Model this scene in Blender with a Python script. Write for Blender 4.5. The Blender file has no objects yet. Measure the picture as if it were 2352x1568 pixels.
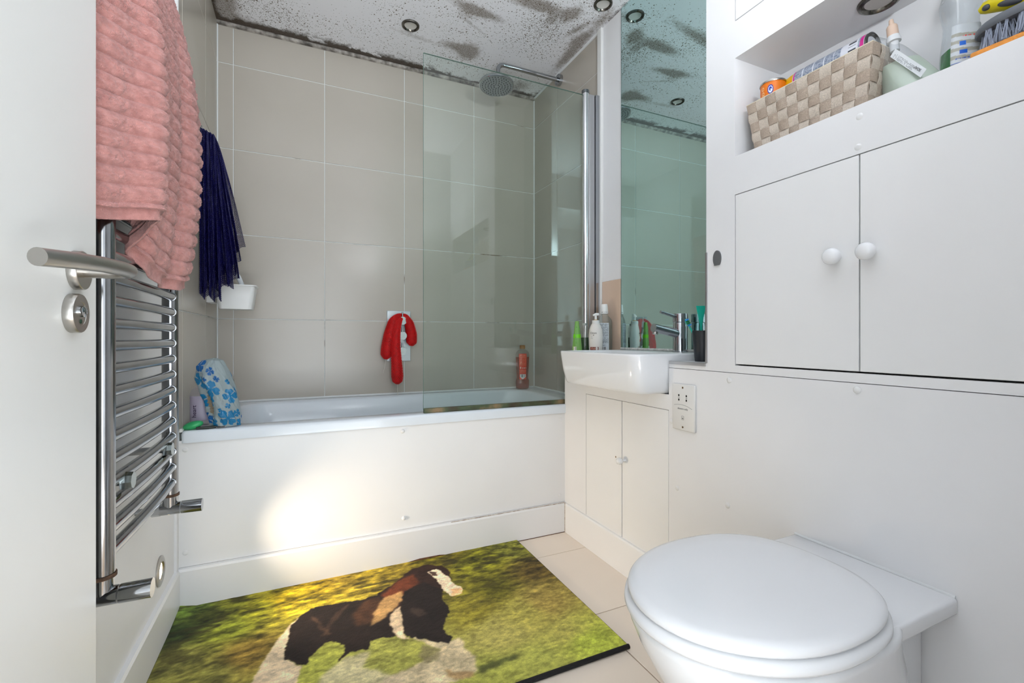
import bpy, bmesh, math, random
import numpy as np
from mathutils import Vector, Matrix

random.seed(7)
rng = np.random.default_rng(7)
SC = bpy.context.scene
COL = SC.collection

# ------------------------------------------------------------------ camera
cam_d = bpy.data.cameras.new('camera')
cam_d.sensor_fit = 'HORIZONTAL'
cam_d.sensor_width = 36.0
cam_d.lens = 36.0 * 1050.0 / 2352.0
cam_d.shift_y = -9.0 / 2352.0
cam_d.clip_start = 0.02
cam = bpy.data.objects.new('camera', cam_d)
COL.objects.link(cam)
cam.location = (0.0, 0.0, 0.882)
cam.rotation_euler = (math.radians(90), 0, -math.radians(24.657))
SC.camera = cam

# ------------------------------------------------------------------ light
SC.view_settings.view_transform = 'Standard'
SC.view_settings.look = 'None'
SC.view_settings.gamma = 1.0
SC.view_settings.use_curve_mapping = False
SC.view_settings.exposure = 0.27

world = bpy.data.worlds.new('world')
SC.world = world
world.use_nodes = True
wb = world.node_tree.nodes['Background']
wb.inputs[0].default_value = (0.93, 0.97, 1.0, 1)
wb.inputs[1].default_value = 0.55


def lamp(name, kind, loc, power, color=(1, 1, 1), rot=(0, 0, 0), **kw):
    d = bpy.data.lights.new(name, kind)
    d.energy = power
    d.color = color
    for k, v in kw.items():
        setattr(d, k, v)
    o = bpy.data.objects.new(name, d)
    o.location = loc
    o.rotation_euler = rot
    COL.objects.link(o)
    return o


# daylight arriving through the open doorway, plus an upward fill lamp added at hall floor level
lamp('hall_floor_fill', 'AREA', (0.15, -1.10, 0.02), 58, (0.84, 0.93, 1.0),
     (math.radians(180), 0, 0), shape='RECTANGLE', size=1.6, size_y=0.9)
lamp('hall_door_daylight', 'AREA', (0.20, -1.60, 1.1), 12, (0.86, 0.94, 1.0),
     (math.radians(90), 0, 0), shape='RECTANGLE', size=1.0, size_y=1.5)
SC.cycles.max_bounces = 10
SC.cycles.diffuse_bounces = 4
SC.cycles.glossy_bounces = 5
SC.cycles.use_adaptive_sampling = True
SC.cycles.adaptive_threshold = 0.04
SC.cycles.transparent_max_bounces = 16

# ------------------------------------------------------------------ helpers


def lin(c):
    """sRGB 0..255 -> linear rgba"""
    out = []
    for x in c[:3]:
        x = x / 255.0
        out.append(x / 12.92 if x <= 0.04045 else ((x + 0.055) / 1.055) ** 2.4)
    return (out[0], out[1], out[2], 1.0)


MATS = {}


def principled(name):
    m = bpy.data.materials.new(name)
    m.use_nodes = True
    nt = m.node_tree
    return m, nt, nt.nodes['Principled BSDF']


def mat(name, color, rough=0.5, metal=0.0, var=0.0, vscale=8.0, bump=0.0, bscale=60.0,
        coat=0.0, sub=0.0, emit=None, estr=0.0, trans=0.0, ior=1.45, alpha=1.0, var2=None):
    if name in MATS:
        return MATS[name]
    m, nt, b = principled(name)
    c = lin(color)
    b.inputs['Base Color'].default_value = c
    b.inputs['Roughness'].default_value = rough
    b.inputs['Metallic'].default_value = metal
    b.inputs['Coat Weight'].default_value = coat
    b.inputs['Coat Roughness'].default_value = 0.06
    b.inputs['Subsurface Weight'].default_value = sub
    b.inputs['Transmission Weight'].default_value = trans
    b.inputs['IOR'].default_value = ior
    b.inputs['Alpha'].default_value = alpha
    if emit is not None:
        b.inputs['Emission Color'].default_value = lin(emit)
        b.inputs['Emission Strength'].default_value = estr
    if var > 0 or bump > 0:
        tc = nt.nodes.new('ShaderNodeTexCoord')
    if var > 0:
        n = nt.nodes.new('ShaderNodeTexNoise')
        n.inputs['Scale'].default_value = vscale
        n.inputs['Detail'].default_value = 2
        nt.links.new(tc.outputs['Object'], n.inputs['Vector'])
        r = nt.nodes.new('ShaderNodeValToRGB')
        lo = tuple(x * (1 - var) for x in c[:3]) + (1,)
        hi = lin(var2) if var2 else tuple(min(1, x * (1 + var)) for x in c[:3]) + (1,)
        r.color_ramp.elements[0].position = 0.3
        r.color_ramp.elements[1].position = 0.7
        r.color_ramp.elements[0].color = lo
        r.color_ramp.elements[1].color = hi
        nt.links.new(n.outputs['Fac'], r.inputs[0])
        nt.links.new(r.outputs[0], b.inputs['Base Color'])
    if bump > 0:
        n2 = nt.nodes.new('ShaderNodeTexNoise')
        n2.inputs['Scale'].default_value = bscale
        n2.inputs['Detail'].default_value = 3
        nt.links.new(tc.outputs['Object'], n2.inputs['Vector'])
        bp = nt.nodes.new('ShaderNodeBump')
        bp.inputs['Strength'].default_value = bump
        bp.inputs['Distance'].default_value = 0.002
        nt.links.new(n2.outputs['Fac'], bp.inputs['Height'])
        nt.links.new(bp.outputs[0], b.inputs['Normal'])
    MATS[name] = m
    return m


def clear_mat(name, tint, rough=0.02, haze=None, hazef=0.0, ior=1.45):
    """thin clear plastic or glass: tinted see-through with a Fresnel gloss, optional milky share"""
    m = bpy.data.materials.new(name)
    m.use_nodes = True
    nt = m.node_tree
    nt.nodes.clear()
    out = nt.nodes.new('ShaderNodeOutputMaterial')
    tr = nt.nodes.new('ShaderNodeBsdfTransparent')
    tr.inputs[0].default_value = (tint[0], tint[1], tint[2], 1)
    gl = nt.nodes.new('ShaderNodeBsdfGlossy')
    gl.inputs['Roughness'].default_value = rough
    fr = nt.nodes.new('ShaderNodeFresnel')
    # same gloss on both faces of the thin sheet
    ge = nt.nodes.new('ShaderNodeNewGeometry')
    mi = nt.nodes.new('ShaderNodeMix')
    mi.inputs['A'].default_value = ior
    mi.inputs['B'].default_value = 1.0 / ior
    nt.links.new(ge.outputs['Backfacing'], mi.inputs['Factor'])
    nt.links.new(mi.outputs['Result'], fr.inputs['IOR'])
    base = tr.outputs[0]
    if haze is not None:
        df = nt.nodes.new('ShaderNodeBsdfDiffuse')
        df.inputs[0].default_value = lin(haze)
        mx0 = nt.nodes.new('ShaderNodeMixShader')
        mx0.inputs[0].default_value = hazef
        nt.links.new(base, mx0.inputs[1])
        nt.links.new(df.outputs[0], mx0.inputs[2])
        base = mx0.outputs[0]
    mx = nt.nodes.new('ShaderNodeMixShader')
    nt.links.new(fr.outputs[0], mx.inputs[0])
    nt.links.new(base, mx.inputs[1])
    nt.links.new(gl.outputs[0], mx.inputs[2])
    nt.links.new(mx.outputs[0], out.inputs[0])
    MATS[name] = m
    return m


def wmat(o):
    if o.parent is None:
        return o.matrix_basis.copy()
    return wmat(o.parent) @ o.matrix_parent_inverse @ o.matrix_basis


def put(o, parent):
    COL.objects.link(o)
    if parent is not None:
        o.parent = parent
        o.matrix_parent_inverse = wmat(parent).inverted()
    return o


def tag(o, label=None, cat=None, group=None, kind=None):
    if label:
        o['label'] = label
    if cat:
        o['category'] = cat
    if group:
        o['group'] = group
    if kind:
        o['kind'] = kind
    return o


def root(name, loc, label, cat, group=None, kind=None):
    o = bpy.data.objects.new(name, None)
    o.empty_display_size = 0.05
    o.location = loc
    COL.objects.link(o)
    return tag(o, label, cat, group, kind)


def finish(me, material, smooth=True, angle=38):
    if material is not None:
        me.materials.append(material)
    if smooth:
        me.polygons.foreach_set('use_smooth', [True] * len(me.polygons))
        me.set_sharp_from_angle(angle=math.radians(angle))
    me.update()


class B:
    """collects shapes in one bmesh and links them as one mesh object"""

    def __init__(self):
        self.bm = bmesh.new()

    def box(self, x0, x1, y0, y1, z0, z1, bev=0.0, seg=2):
        bm = self.bm
        vs = [bm.verts.new((x, y, z)) for z in (z0, z1) for y in (y0, y1) for x in (x0, x1)]
        idx = [(0, 2, 3, 1), (4, 5, 7, 6), (0, 1, 5, 4), (2, 6, 7, 3), (0, 4, 6, 2), (1, 3, 7, 5)]
        fs = [bm.faces.new([vs[i] for i in q]) for q in idx]
        if bev > 0:
            es = list({e for f in fs for e in f.edges})
            bmesh.ops.bevel(bm, geom=es, offset=bev, segments=seg, profile=0.5, affect='EDGES')
        return self

    def ring(self, pts):
        return [self.bm.verts.new(p) for p in pts]

    def bridge(self, a, b, closed=True):
        n = len(a)
        for i in range(n if closed else n - 1):
            j = (i + 1) % n
            try:
                self.bm.faces.new((a[i], a[j], b[j], b[i]))
            except ValueError:
                pass

    def loft(self, rings, cap0=True, cap1=True, closed=True):
        rs = [self.ring(r) for r in rings]
        for a, b in zip(rs, rs[1:]):
            self.bridge(a, b, closed)
        if cap0:
            self.bm.faces.new(list(reversed(rs[0])))
        if cap1:
            self.bm.faces.new(rs[-1])
        return self

    def tube(self, path, r, n=16, caps=True, flat=1.0, up=None):
        P = [Vector(p) for p in path]
        rr = r if isinstance(r, (list, tuple)) else [r] * len(P)
        T = []
        for i in range(len(P)):
            a = P[max(i - 1, 0)]
            b = P[min(i + 1, len(P) - 1)]
            T.append((b - a).normalized())
        ref = Vector(up) if up else (Vector((0, 0, 1)) if abs(T[0].z) < 0.9 else Vector((1, 0, 0)))
        u = (ref - T[0] * ref.dot(T[0])).normalized()
        rings = []
        for i, p in enumerate(P):
            t = T[i]
            u = (u - t * u.dot(t)).normalized()
            w = t.cross(u)
            rings.append([p + u * (math.cos(2 * math.pi * k / n) * rr[i]) + w * (math.sin(2 * math.pi * k / n) * rr[i] * flat)
                          for k in range(n)])
        return self.loft(rings, caps, caps)

    def cyl(self, p0, p1, r, r1=None, n=24, caps=True):
        return self.tube([p0, p1], [r, r if r1 is None else r1], n, caps)

    def lathe(self, prof, c, n=32, sx=1.0, sy=1.0, rot=None, cap0=True, cap1=True):
        """prof: (radius, height) pairs along +Z, rot: 3x3 matrix, c: origin"""
        R = rot if rot is not None else Matrix.Identity(3)
        c = Vector(c)
        rings = [[c + R @ Vector((r * sx * math.cos(2 * math.pi * k / n), r * sy * math.sin(2 * math.pi * k / n), h))
                  for k in range(n)] for r, h in prof]
        return self.loft(rings, cap0, cap1)

    def sphere(self, c, rx, ry=None, rz=None, nu=20, nv=12, rot=None):
        ry = rx if ry is None else ry
        rz = rx if rz is None else rz
        R = rot if rot is not None else Matrix.Identity(3)
        c = Vector(c)
        rings = []
        for j in range(nv + 1):
            ph = -math.pi / 2 + math.pi * (j + 0.02) / (nv + 0.04)
            rings.append([c + R @ Vector((rx * math.cos(ph) * math.cos(2 * math.pi * k / nu), ry * math.cos(ph) * math.sin(2 * math.pi * k / nu), rz * math.sin(ph))) for k in range(nu)])
        return self.loft(rings)

    def poly(self, pts, d):
        """closed planar polygon extruded by vector d"""
        d = Vector(d)
        return self.loft([[Vector(p) for p in pts], [Vector(p) + d for p in pts]])

    def done(self, name, material, parent=None, smooth=True, angle=38, recalc=True):
        if recalc:
            bmesh.ops.recalc_face_normals(self.bm, faces=self.bm.faces[:])
        me = bpy.data.meshes.new(name)
        self.bm.to_mesh(me)
        self.bm.free()
        finish(me, material, smooth, angle)
        o = bpy.data.objects.new(name, me)
        return put(o, parent)


def grid_mesh(name, co, nu, nv, material, parent=None, closed_u=False, smooth=True, col=None, attrs=None):
    """co: (nv*nu,3) array, row-major"""
    me = bpy.data.meshes.new(name)
    i = np.arange(nu if closed_u else nu - 1)
    j = np.arange(nv - 1)
    I, J = np.meshgrid(i, j)
    I2 = (I + 1) % nu
    q = np.stack([J * nu + I, J * nu + I2, (J + 1) * nu + I2, (J + 1) * nu + I], -1).reshape(-1, 4)
    me.vertices.add(len(co))
    me.vertices.foreach_set('co', np.asarray(co, dtype=np.float32).ravel())
    me.loops.add(q.size)
    me.loops.foreach_set('vertex_index', q.ravel().astype(np.int32))
    me.polygons.add(len(q))
    me.polygons.foreach_set('loop_start', (np.arange(len(q)) * 4).astype(np.int32))
    me.update(calc_edges=True)
    me.validate()
    if smooth:
        me.polygons.foreach_set('use_smooth', [True] * len(me.polygons))
    if material is not None:
        me.materials.append(material)
    if col is not None:
        a = me.color_attributes.new('print', 'FLOAT_COLOR', 'POINT')
        a.data.foreach_set('color', np.asarray(col, dtype=np.float32).ravel())
    for k, v in (attrs or {}).items():
        a = me.attributes.new(k, 'FLOAT', 'POINT')
        a.data.foreach_set('value', np.asarray(v, dtype=np.float32).ravel())
    me.update()
    o = bpy.data.objects.new(name, me)
    return put(o, parent)


def clone(src, parent=None, move=(0, 0, 0)):
    o = src.copy()
    COL.objects.link(o)
    if parent is not None:
        o.parent = parent
        o.matrix_parent_inverse = wmat(parent).inverted()
    o.location = Vector(src.location) + Vector(move)
    return o


def text(name, body, size, origin, right, up, material, parent=None, depth=0.0002, align='CENTER'):
    """lettering as a thin mesh: origin is the middle of the base line"""
    cu = bpy.data.curves.new(name, 'FONT')
    cu.body = body
    cu.size = size
    cu.extrude = depth
    cu.align_x = align
    cu.resolution_u = 3
    t = bpy.data.objects.new(name + '_tmp', cu)
    COL.objects.link(t)
    dg = bpy.context.evaluated_depsgraph_get()
    me = bpy.data.meshes.new_from_object(t.evaluated_get(dg))
    bpy.data.objects.remove(t)
    bpy.data.curves.remove(cu)
    r = Vector(right).normalized()
    u = Vector(up)
    u = (u - r * u.dot(r)).normalized()
    n = r.cross(u)
    M = Matrix(((r.x, u.x, n.x, origin[0]), (r.y, u.y, n.y, origin[1]), (r.z, u.z, n.z, origin[2]), (0, 0, 0, 1)))
    me.transform(M)
    me.name = name
    me.materials.clear()
    me.materials.append(material)
    o = bpy.data.objects.new(name, me)
    return put(o, parent)


def rrect(x0, x1, y0, y1, r, z, n=6):
    pts = []
    for cx, cy, a0 in ((x1 - r, y1 - r, 0), (x0 + r, y1 - r, 90), (x0 + r, y0 + r, 180), (x1 - r, y0 + r, 270)):
        for k in range(n + 1):
            a = math.radians(a0 + 90 * k / n)
            pts.append((cx + r * math.cos(a), cy + r * math.sin(a), z))
    return pts


def vnoise(x, y, seed=0):
    """smooth value noise on arrays"""
    xi = np.floor(x).astype(np.int64)
    yi = np.floor(y).astype(np.int64)
    xf = x - xi
    yf = y - yi

    def h(a, b):
        v = (a * 374761393 + b * 668265263 + seed * 1442695041) & 0x7fffffff
        v = ((v ^ (v >> 13)) * 1274126177) & 0x7fffffff
        return ((v ^ (v >> 16)) & 0xffff) / 65535.0
    sx = xf * xf * (3 - 2 * xf)
    sy = yf * yf * (3 - 2 * yf)
    return (h(xi, yi) * (1 - sx) + h(xi + 1, yi) * sx) * (1 - sy) + (h(xi, yi + 1) * (1 - sx) + h(xi + 1, yi + 1) * sx) * sy


def fbm(x, y, seed=0, octs=4):
    s = 0
    a = 0.5
    for o in range(octs):
        s = s + a * vnoise(x * 2 ** o, y * 2 ** o, seed + o * 17)
        a *= 0.5
    return s / (1 - 0.5 ** octs)


# ------------------------------------------------------------------ materials
PAINT = mat('white_paint', (233, 233, 234), 0.42, var=0.014, vscale=5)
PAINT2 = mat('white_gloss_paint', (235, 235, 235), 0.3, var=0.015, vscale=4)
DOORP = mat('door_paint', (228, 228, 225), 0.35, var=0.015, vscale=3)
CHROME = mat('chrome', (172, 175, 179), 0.08, 1.0)
STEEL = mat('brushed_steel', (175, 172, 167), 0.3, 1.0)
ALU = mat('satin_aluminium', (190, 190, 192), 0.35, 1.0)
CERAMIC = mat('white_ceramic', (236, 237, 239), 0.12, coat=0.3)
ACRYL = mat('white_bath_acrylic', (226, 232, 238), 0.18, coat=0.2)
WHITEPL = mat('white_plastic', (232, 232, 230), 0.35)
BLACK = mat('black_plastic', (28, 29, 33), 0.35)
DARK = mat('dark_void', (30, 28, 26), 0.9)
RUST = mat('rust_brown', (80, 58, 42), 0.8, var=0.4, vscale=120)
SEAL = mat('white_sealant', (226, 228, 228), 0.4)


def tile_material():
    m, nt, b = principled('beige_wall_tile')
    tc = nt.nodes.new('ShaderNodeTexCoord')
    n = nt.nodes.new('ShaderNodeTexNoise')
    n.inputs['Scale'].default_value = 3.0
    n.inputs['Detail'].default_value = 2
    nt.links.new(tc.outputs['Object'], n.inputs['Vector'])
    r = nt.nodes.new('ShaderNodeValToRGB')
    r.color_ramp.elements[0].color = lin((181, 173, 161))
    r.color_ramp.elements[1].color = lin((192, 185, 174))
    nt.links.new(n.outputs['Fac'], r.inputs[0])
    nt.links.new(r.outputs[0], b.inputs['Base Color'])
    b.inputs['Roughness'].default_value = 0.24
    return m


TILE = tile_material()


def grout_material():
    m, nt, b = principled('white_grout_with_brown_stains')
    tc = nt.nodes.new('ShaderNodeTexCoord')
    n = nt.nodes.new('ShaderNodeTexNoise')
    n.inputs['Scale'].default_value = 5.0
    n.inputs['Detail'].default_value = 6
    nt.links.new(tc.outputs['Object'], n.inputs['Vector'])
    r = nt.nodes.new('ShaderNodeValToRGB')
    r.color_ramp.elements[0].position = 0.31
    r.color_ramp.elements[0].color = lin((120, 96, 70))
    r.color_ramp.elements[1].position = 0.38
    r.color_ramp.elements[1].color = lin((226, 228, 226))
    nt.links.new(n.outputs['Fac'], r.inputs[0])
    nt.links.new(r.outputs[0], b.inputs['Base Color'])
    b.inputs['Roughness'].default_value = 0.8
    return m


GROUT = grout_material()
WOODF = mat('orange_wood_floor', (206, 168, 124), 0.4, var=0.15, vscale=9)
FLOORT = mat('cream_floor_tile', (240, 226, 210), 0.22, var=0.02, vscale=4)
FGROUT = mat('tan_floor_grout', (168, 128, 92), 0.8)

# ------------------------------------------------------------------ the room
XL, XLT, YB, XR, XF, ZC, YP = -0.372, -0.362, 2.515, 1.306, 1.096, 2.36, 1.80


def struct(name, b, m, parent=None, label=None, smooth=False):
    o = b.done(name, m, parent, smooth=smooth)
    o['kind'] = 'structure'
    if label:
        o['label'] = label
    return o


# floor: grout bed with cream tiles laid in a running bond
floor = struct('floor', B().box(-0.46, 1.42, -0.06, 2.62, -0.06, -0.004), FGROUT,
               label='cream tiled bathroom floor with thin tan joints')
rows = [(-0.058, 0.391, 0.83), (0.391, 0.803, 0.52), (0.803, 1.213, 0.832), (1.213, 1.62, 0.52), (1.62, 2.03, 0.832)]
tile_me = {}
for y0, y1, j in rows:
    xs = [j + 0.62 * k for k in range(-4, 4)]
    for x0 in xs:
        a, c = max(x0, -0.40), min(x0 + 0.62, 1.12)
        if c - a < 0.02:
            continue
        key = (round(c - a, 3), round(y1 - y0, 3))
        if key not in tile_me:
            w, h = c - a - 0.003, y1 - y0 - 0.003
            o = B().box(-w / 2, w / 2, -h / 2, h / 2, -0.02, 0.0, 0.0008, 1).done('floor_tile', FLOORT, floor, smooth=False)
            tile_me[key] = o.data
        else:
            o = bpy.data.objects.new('floor_tile', tile_me[key])
            put(o, floor)
        o.location = ((a + c) / 2, (y0 + y1) / 2, 0)

# walls carrying tiles
wall_back = struct('wall_back', B().box(-0.46, 1.42, YB + 0.0025, YB + 0.10, 0, 2.44), GROUT,
                   label='back wall above the bath covered in large beige square tiles')
wall_left = struct('wall_left', B().box(-0.46, XL, -0.06, 1.776, 0, 2.44).box(-0.46, XLT - 0.0025, 1.776, YB + 0.05, 0, 2.44), PAINT,
                   label='white painted left wall behind the towel radiator')
wall_right = struct('wall_right', B().box(XR + 0.0025, 1.42, 1.80, YB + 0.05, 0, 2.44).box(XR, 1.42, -0.06, 1.80, 0, 2.44), PAINT,
                    label='white right wall with tiles around the bath end')
left_bed = B().box(-0.40, XLT - 0.0022, 1.777, YB + 0.004, 0.50, 2.40).done('grout_bed', GROUT, wall_left, smooth=False)
right_bed = B().box(XR + 0.0022, 1.36, 1.831, YB + 0.004, 0.50, 2.40).done('grout_bed', GROUT, wall_right, smooth=False)

ZJ = [0.574, 0.9706, 1.371, 1.772, 2.172, 2.362]
tile_shared = {}


def wall_tile(axis, a, c, z0, z1, face, parent):
    g = 0.0019
    w, h = c - a - 2 * g, z1 - z0 - 2 * g
    key = (axis, round(w, 4), round(h, 4))
    if key not in tile_shared:
        b = B()
        if axis == 'y':
            b.box(-w / 2, w / 2, 0, 0.006, -h / 2, h / 2, 0.0009, 1)
        elif axis == '+x':
            b.box(-0.006, 0, -w / 2, w / 2, -h / 2, h / 2, 0.0009, 1)
        else:
            b.box(0, 0.006, -w / 2, w / 2, -h / 2, h / 2, 0.0009, 1)
        o = b.done('wall_tile', TILE, parent, smooth=False)
        tile_shared[key] = o.data
    else:
        o = bpy.data.objects.new('wall_tile', tile_shared[key])
        put(o, parent)
    wob = rng.uniform(-0.0005, 0.0002)
    if axis == 'y':
        o.location = ((a + c) / 2, face + wob, (z0 + z1) / 2)
    else:
        o.location = (face + (wob if axis == '-x' else -wob), (a + c) / 2, (z0 + z1) / 2)
    # laid by hand: a hair out of true
    o.rotation_euler = (rng.uniform(-1, 1) * 0.0006 if axis == 'y' else 0, rng.uniform(-1, 1) * 0.0006 if axis != 'y' else 0, rng.uniform(-1, 1) * 0.0006)


XJ = [XLT + 0.002, -0.2955, 0.1045, 0.508, 0.9114, XR - 0.002]
for a, c in zip(XJ, XJ[1:]):
    for z0, z1 in zip(ZJ, ZJ[1:]):
        wall_tile('y', a, c, z0, z1, YB, wall_back)
YJ = [1.778, 1.838, 2.238, YB - 0.002]
for a, c in zip(YJ, YJ[1:]):
    for z0, z1 in zip(ZJ, ZJ[1:]):
        wall_tile('+x', a, c, z0, z1, XLT, wall_left)
YJ = [1.832, 1.838 + 0.0, 2.238, YB - 0.002]
for a, c in ((1.832, 2.238), (2.238, YB - 0.002)):
    for z0, z1 in zip(ZJ, ZJ[1:]):
        wall_tile('-x', a, c, z0, z1, XR, wall_right)

# corner and edge beads of the tiling
o = struct('trim_1', B().box(XL, XLT + 0.003, 1.764, 1.778, 0.55, ZC, 0.002), WHITEPL, label='white edge trim where the left tiles end')
o = struct('trim_2', B().box(XR - 0.014, XR + 0.002, 1.800, 1.832, 0.58, ZC, 0.003), WHITEPL, label='white upright edge trim beside the shower screen')
o = struct('trim_3', B().tube([(XLT + 0.002, YB - 0.002, 0.57), (XLT + 0.002, YB - 0.002, ZC)], 0.004, 8), SEAL, label='white sealant in the back left tile corner')
o = struct('trim_4', B().tube([(XR - 0.002, YB - 0.002, 0.57), (XR - 0.002, YB - 0.002, ZC)], 0.004, 8), SEAL, label='white sealant in the back right tile corner')
o = struct('trim_5', B().box(1.0915, 1.099, 0.9985, 1.146, 0.796, 0.806, 0.001), ALU, label='grey metal edge strip along the front of the basin ledge')
o = struct('trim_6', B().box(1.0925, 1.100, 0.993, 0.9995, 0.806, 1.135, 0.001), ALU, label='grey metal edge strip upright beside the mirror alcove')


# ceiling with black mould
def ceiling_material():
    m, nt, b = principled('mouldy_white_ceiling')
    N, L = nt.nodes, nt.links
    tc = N.new('ShaderNodeTexCoord')

    def attr(n):
        a = N.new('ShaderNodeAttribute')
        a.attribute_name = n
        return a.outputs['Fac']

    def math_(op, a, c=None, clamp=False):
        q = N.new('ShaderNodeMath')
        q.operation = op
        q.use_clamp = clamp
        for i, v in enumerate((a, c)):
            if v is None:
                continue
            if isinstance(v, (int, float)):
                q.inputs[i].default_value = v
            else:
                L.new(v, q.inputs[i])
        return q.outputs[0]

    def noise(sc, det=4, rough=0.6):
        n = N.new('ShaderNodeTexNoise')
        n.inputs['Scale'].default_value = sc
        n.inputs['Detail'].default_value = det
        n.inputs['Roughness'].default_value = rough
        L.new(tc.outputs['Object'], n.inputs['Vector'])
        return n.outputs['Fac']

    def dots(sc, dens, size):
        v = N.new('ShaderNodeTexVoronoi')
        v.inputs['Scale'].default_value = sc
        L.new(tc.outputs['Object'], v.inputs['Vector'])
        sep = N.new('ShaderNodeSeparateColor')
        L.new(v.outputs['Color'], sep.inputs[0])
        on = math_('LESS_THAN', sep.outputs[0], dens)
        rad = math_('MULTIPLY', sep.outputs[1], size)
        inside = math_('LESS_THAN', v.outputs['Distance'], rad)
        return math_('MULTIPLY', on, inside)

    sp = attr('speck')
    sm = attr('smudge')
    ed = attr('edge')
    d1 = dots(140, sp, 0.52)
    d2 = dots(260, math_('MULTIPLY', sp, 1.0), 0.62)
    d3 = dots(72, math_('MULTIPLY', math_('SUBTRACT', sp, 0.12, True), 0.30), 0.36)
    d = math_('MAXIMUM', math_('MAXIMUM', d1, d3), math_('MULTIPLY', d2, 0.8))
    # wiped smears: soft, grainy
    g = noise(55, 6, 0.75)
    s1 = math_('MULTIPLY', math_('ADD', sm, math_('SUBTRACT', g, 0.62), ), 2.2, True)
    s1 = math_('MULTIPLY', s1, math_('GREATER_THAN', sm, 0.03))
    gr = noise(420, 2, 0.5)
    s1 = math_('MULTIPLY', s1, math_('MULTIPLY', math_('SUBTRACT', gr, 0.20), 2.4, True), True)
    # thick growth along the wall
    e1 = math_('MULTIPLY', math_('ADD', ed, math_('SUBTRACT', noise(28, 8, 0.75), 0.62)), 3.2, True)
    mx1 = N.new('ShaderNodeMixRGB')
    base = N.new('ShaderNodeValToRGB')
    base.color_ramp.elements[0].color = lin((234, 233, 236))
    base.color_ramp.elements[1].color = lin((242, 241, 244))
    L.new(noise(3, 3), base.inputs[0])
    L.new(base.outputs[0], mx1.inputs[1])
    mx1.inputs[2].default_value = lin((112, 97, 80))
    L.new(math_('MULTIPLY', s1, 1.0), mx1.inputs[0])
    mx2 = N.new('ShaderNodeMixRGB')
    L.new(mx1.outputs[0], mx2.inputs[1])
    mx2.inputs[2].default_value = lin((92, 76, 55))
    L.new(math_('MULTIPLY', d, 0.9), mx2.inputs[0])
    mx3 = N.new('ShaderNodeMixRGB')
    L.new(mx2.outputs[0], mx3.inputs[1])
    mx3.inputs[2].default_value = lin((66, 52, 38))
    L.new(math_('MULTIPLY', e1, 0.95), mx3.inputs[0])
    L.new(mx3.outputs[0], b.inputs['Base Color'])
    b.inputs['Roughness'].default_value = 0.7
    return m


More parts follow.
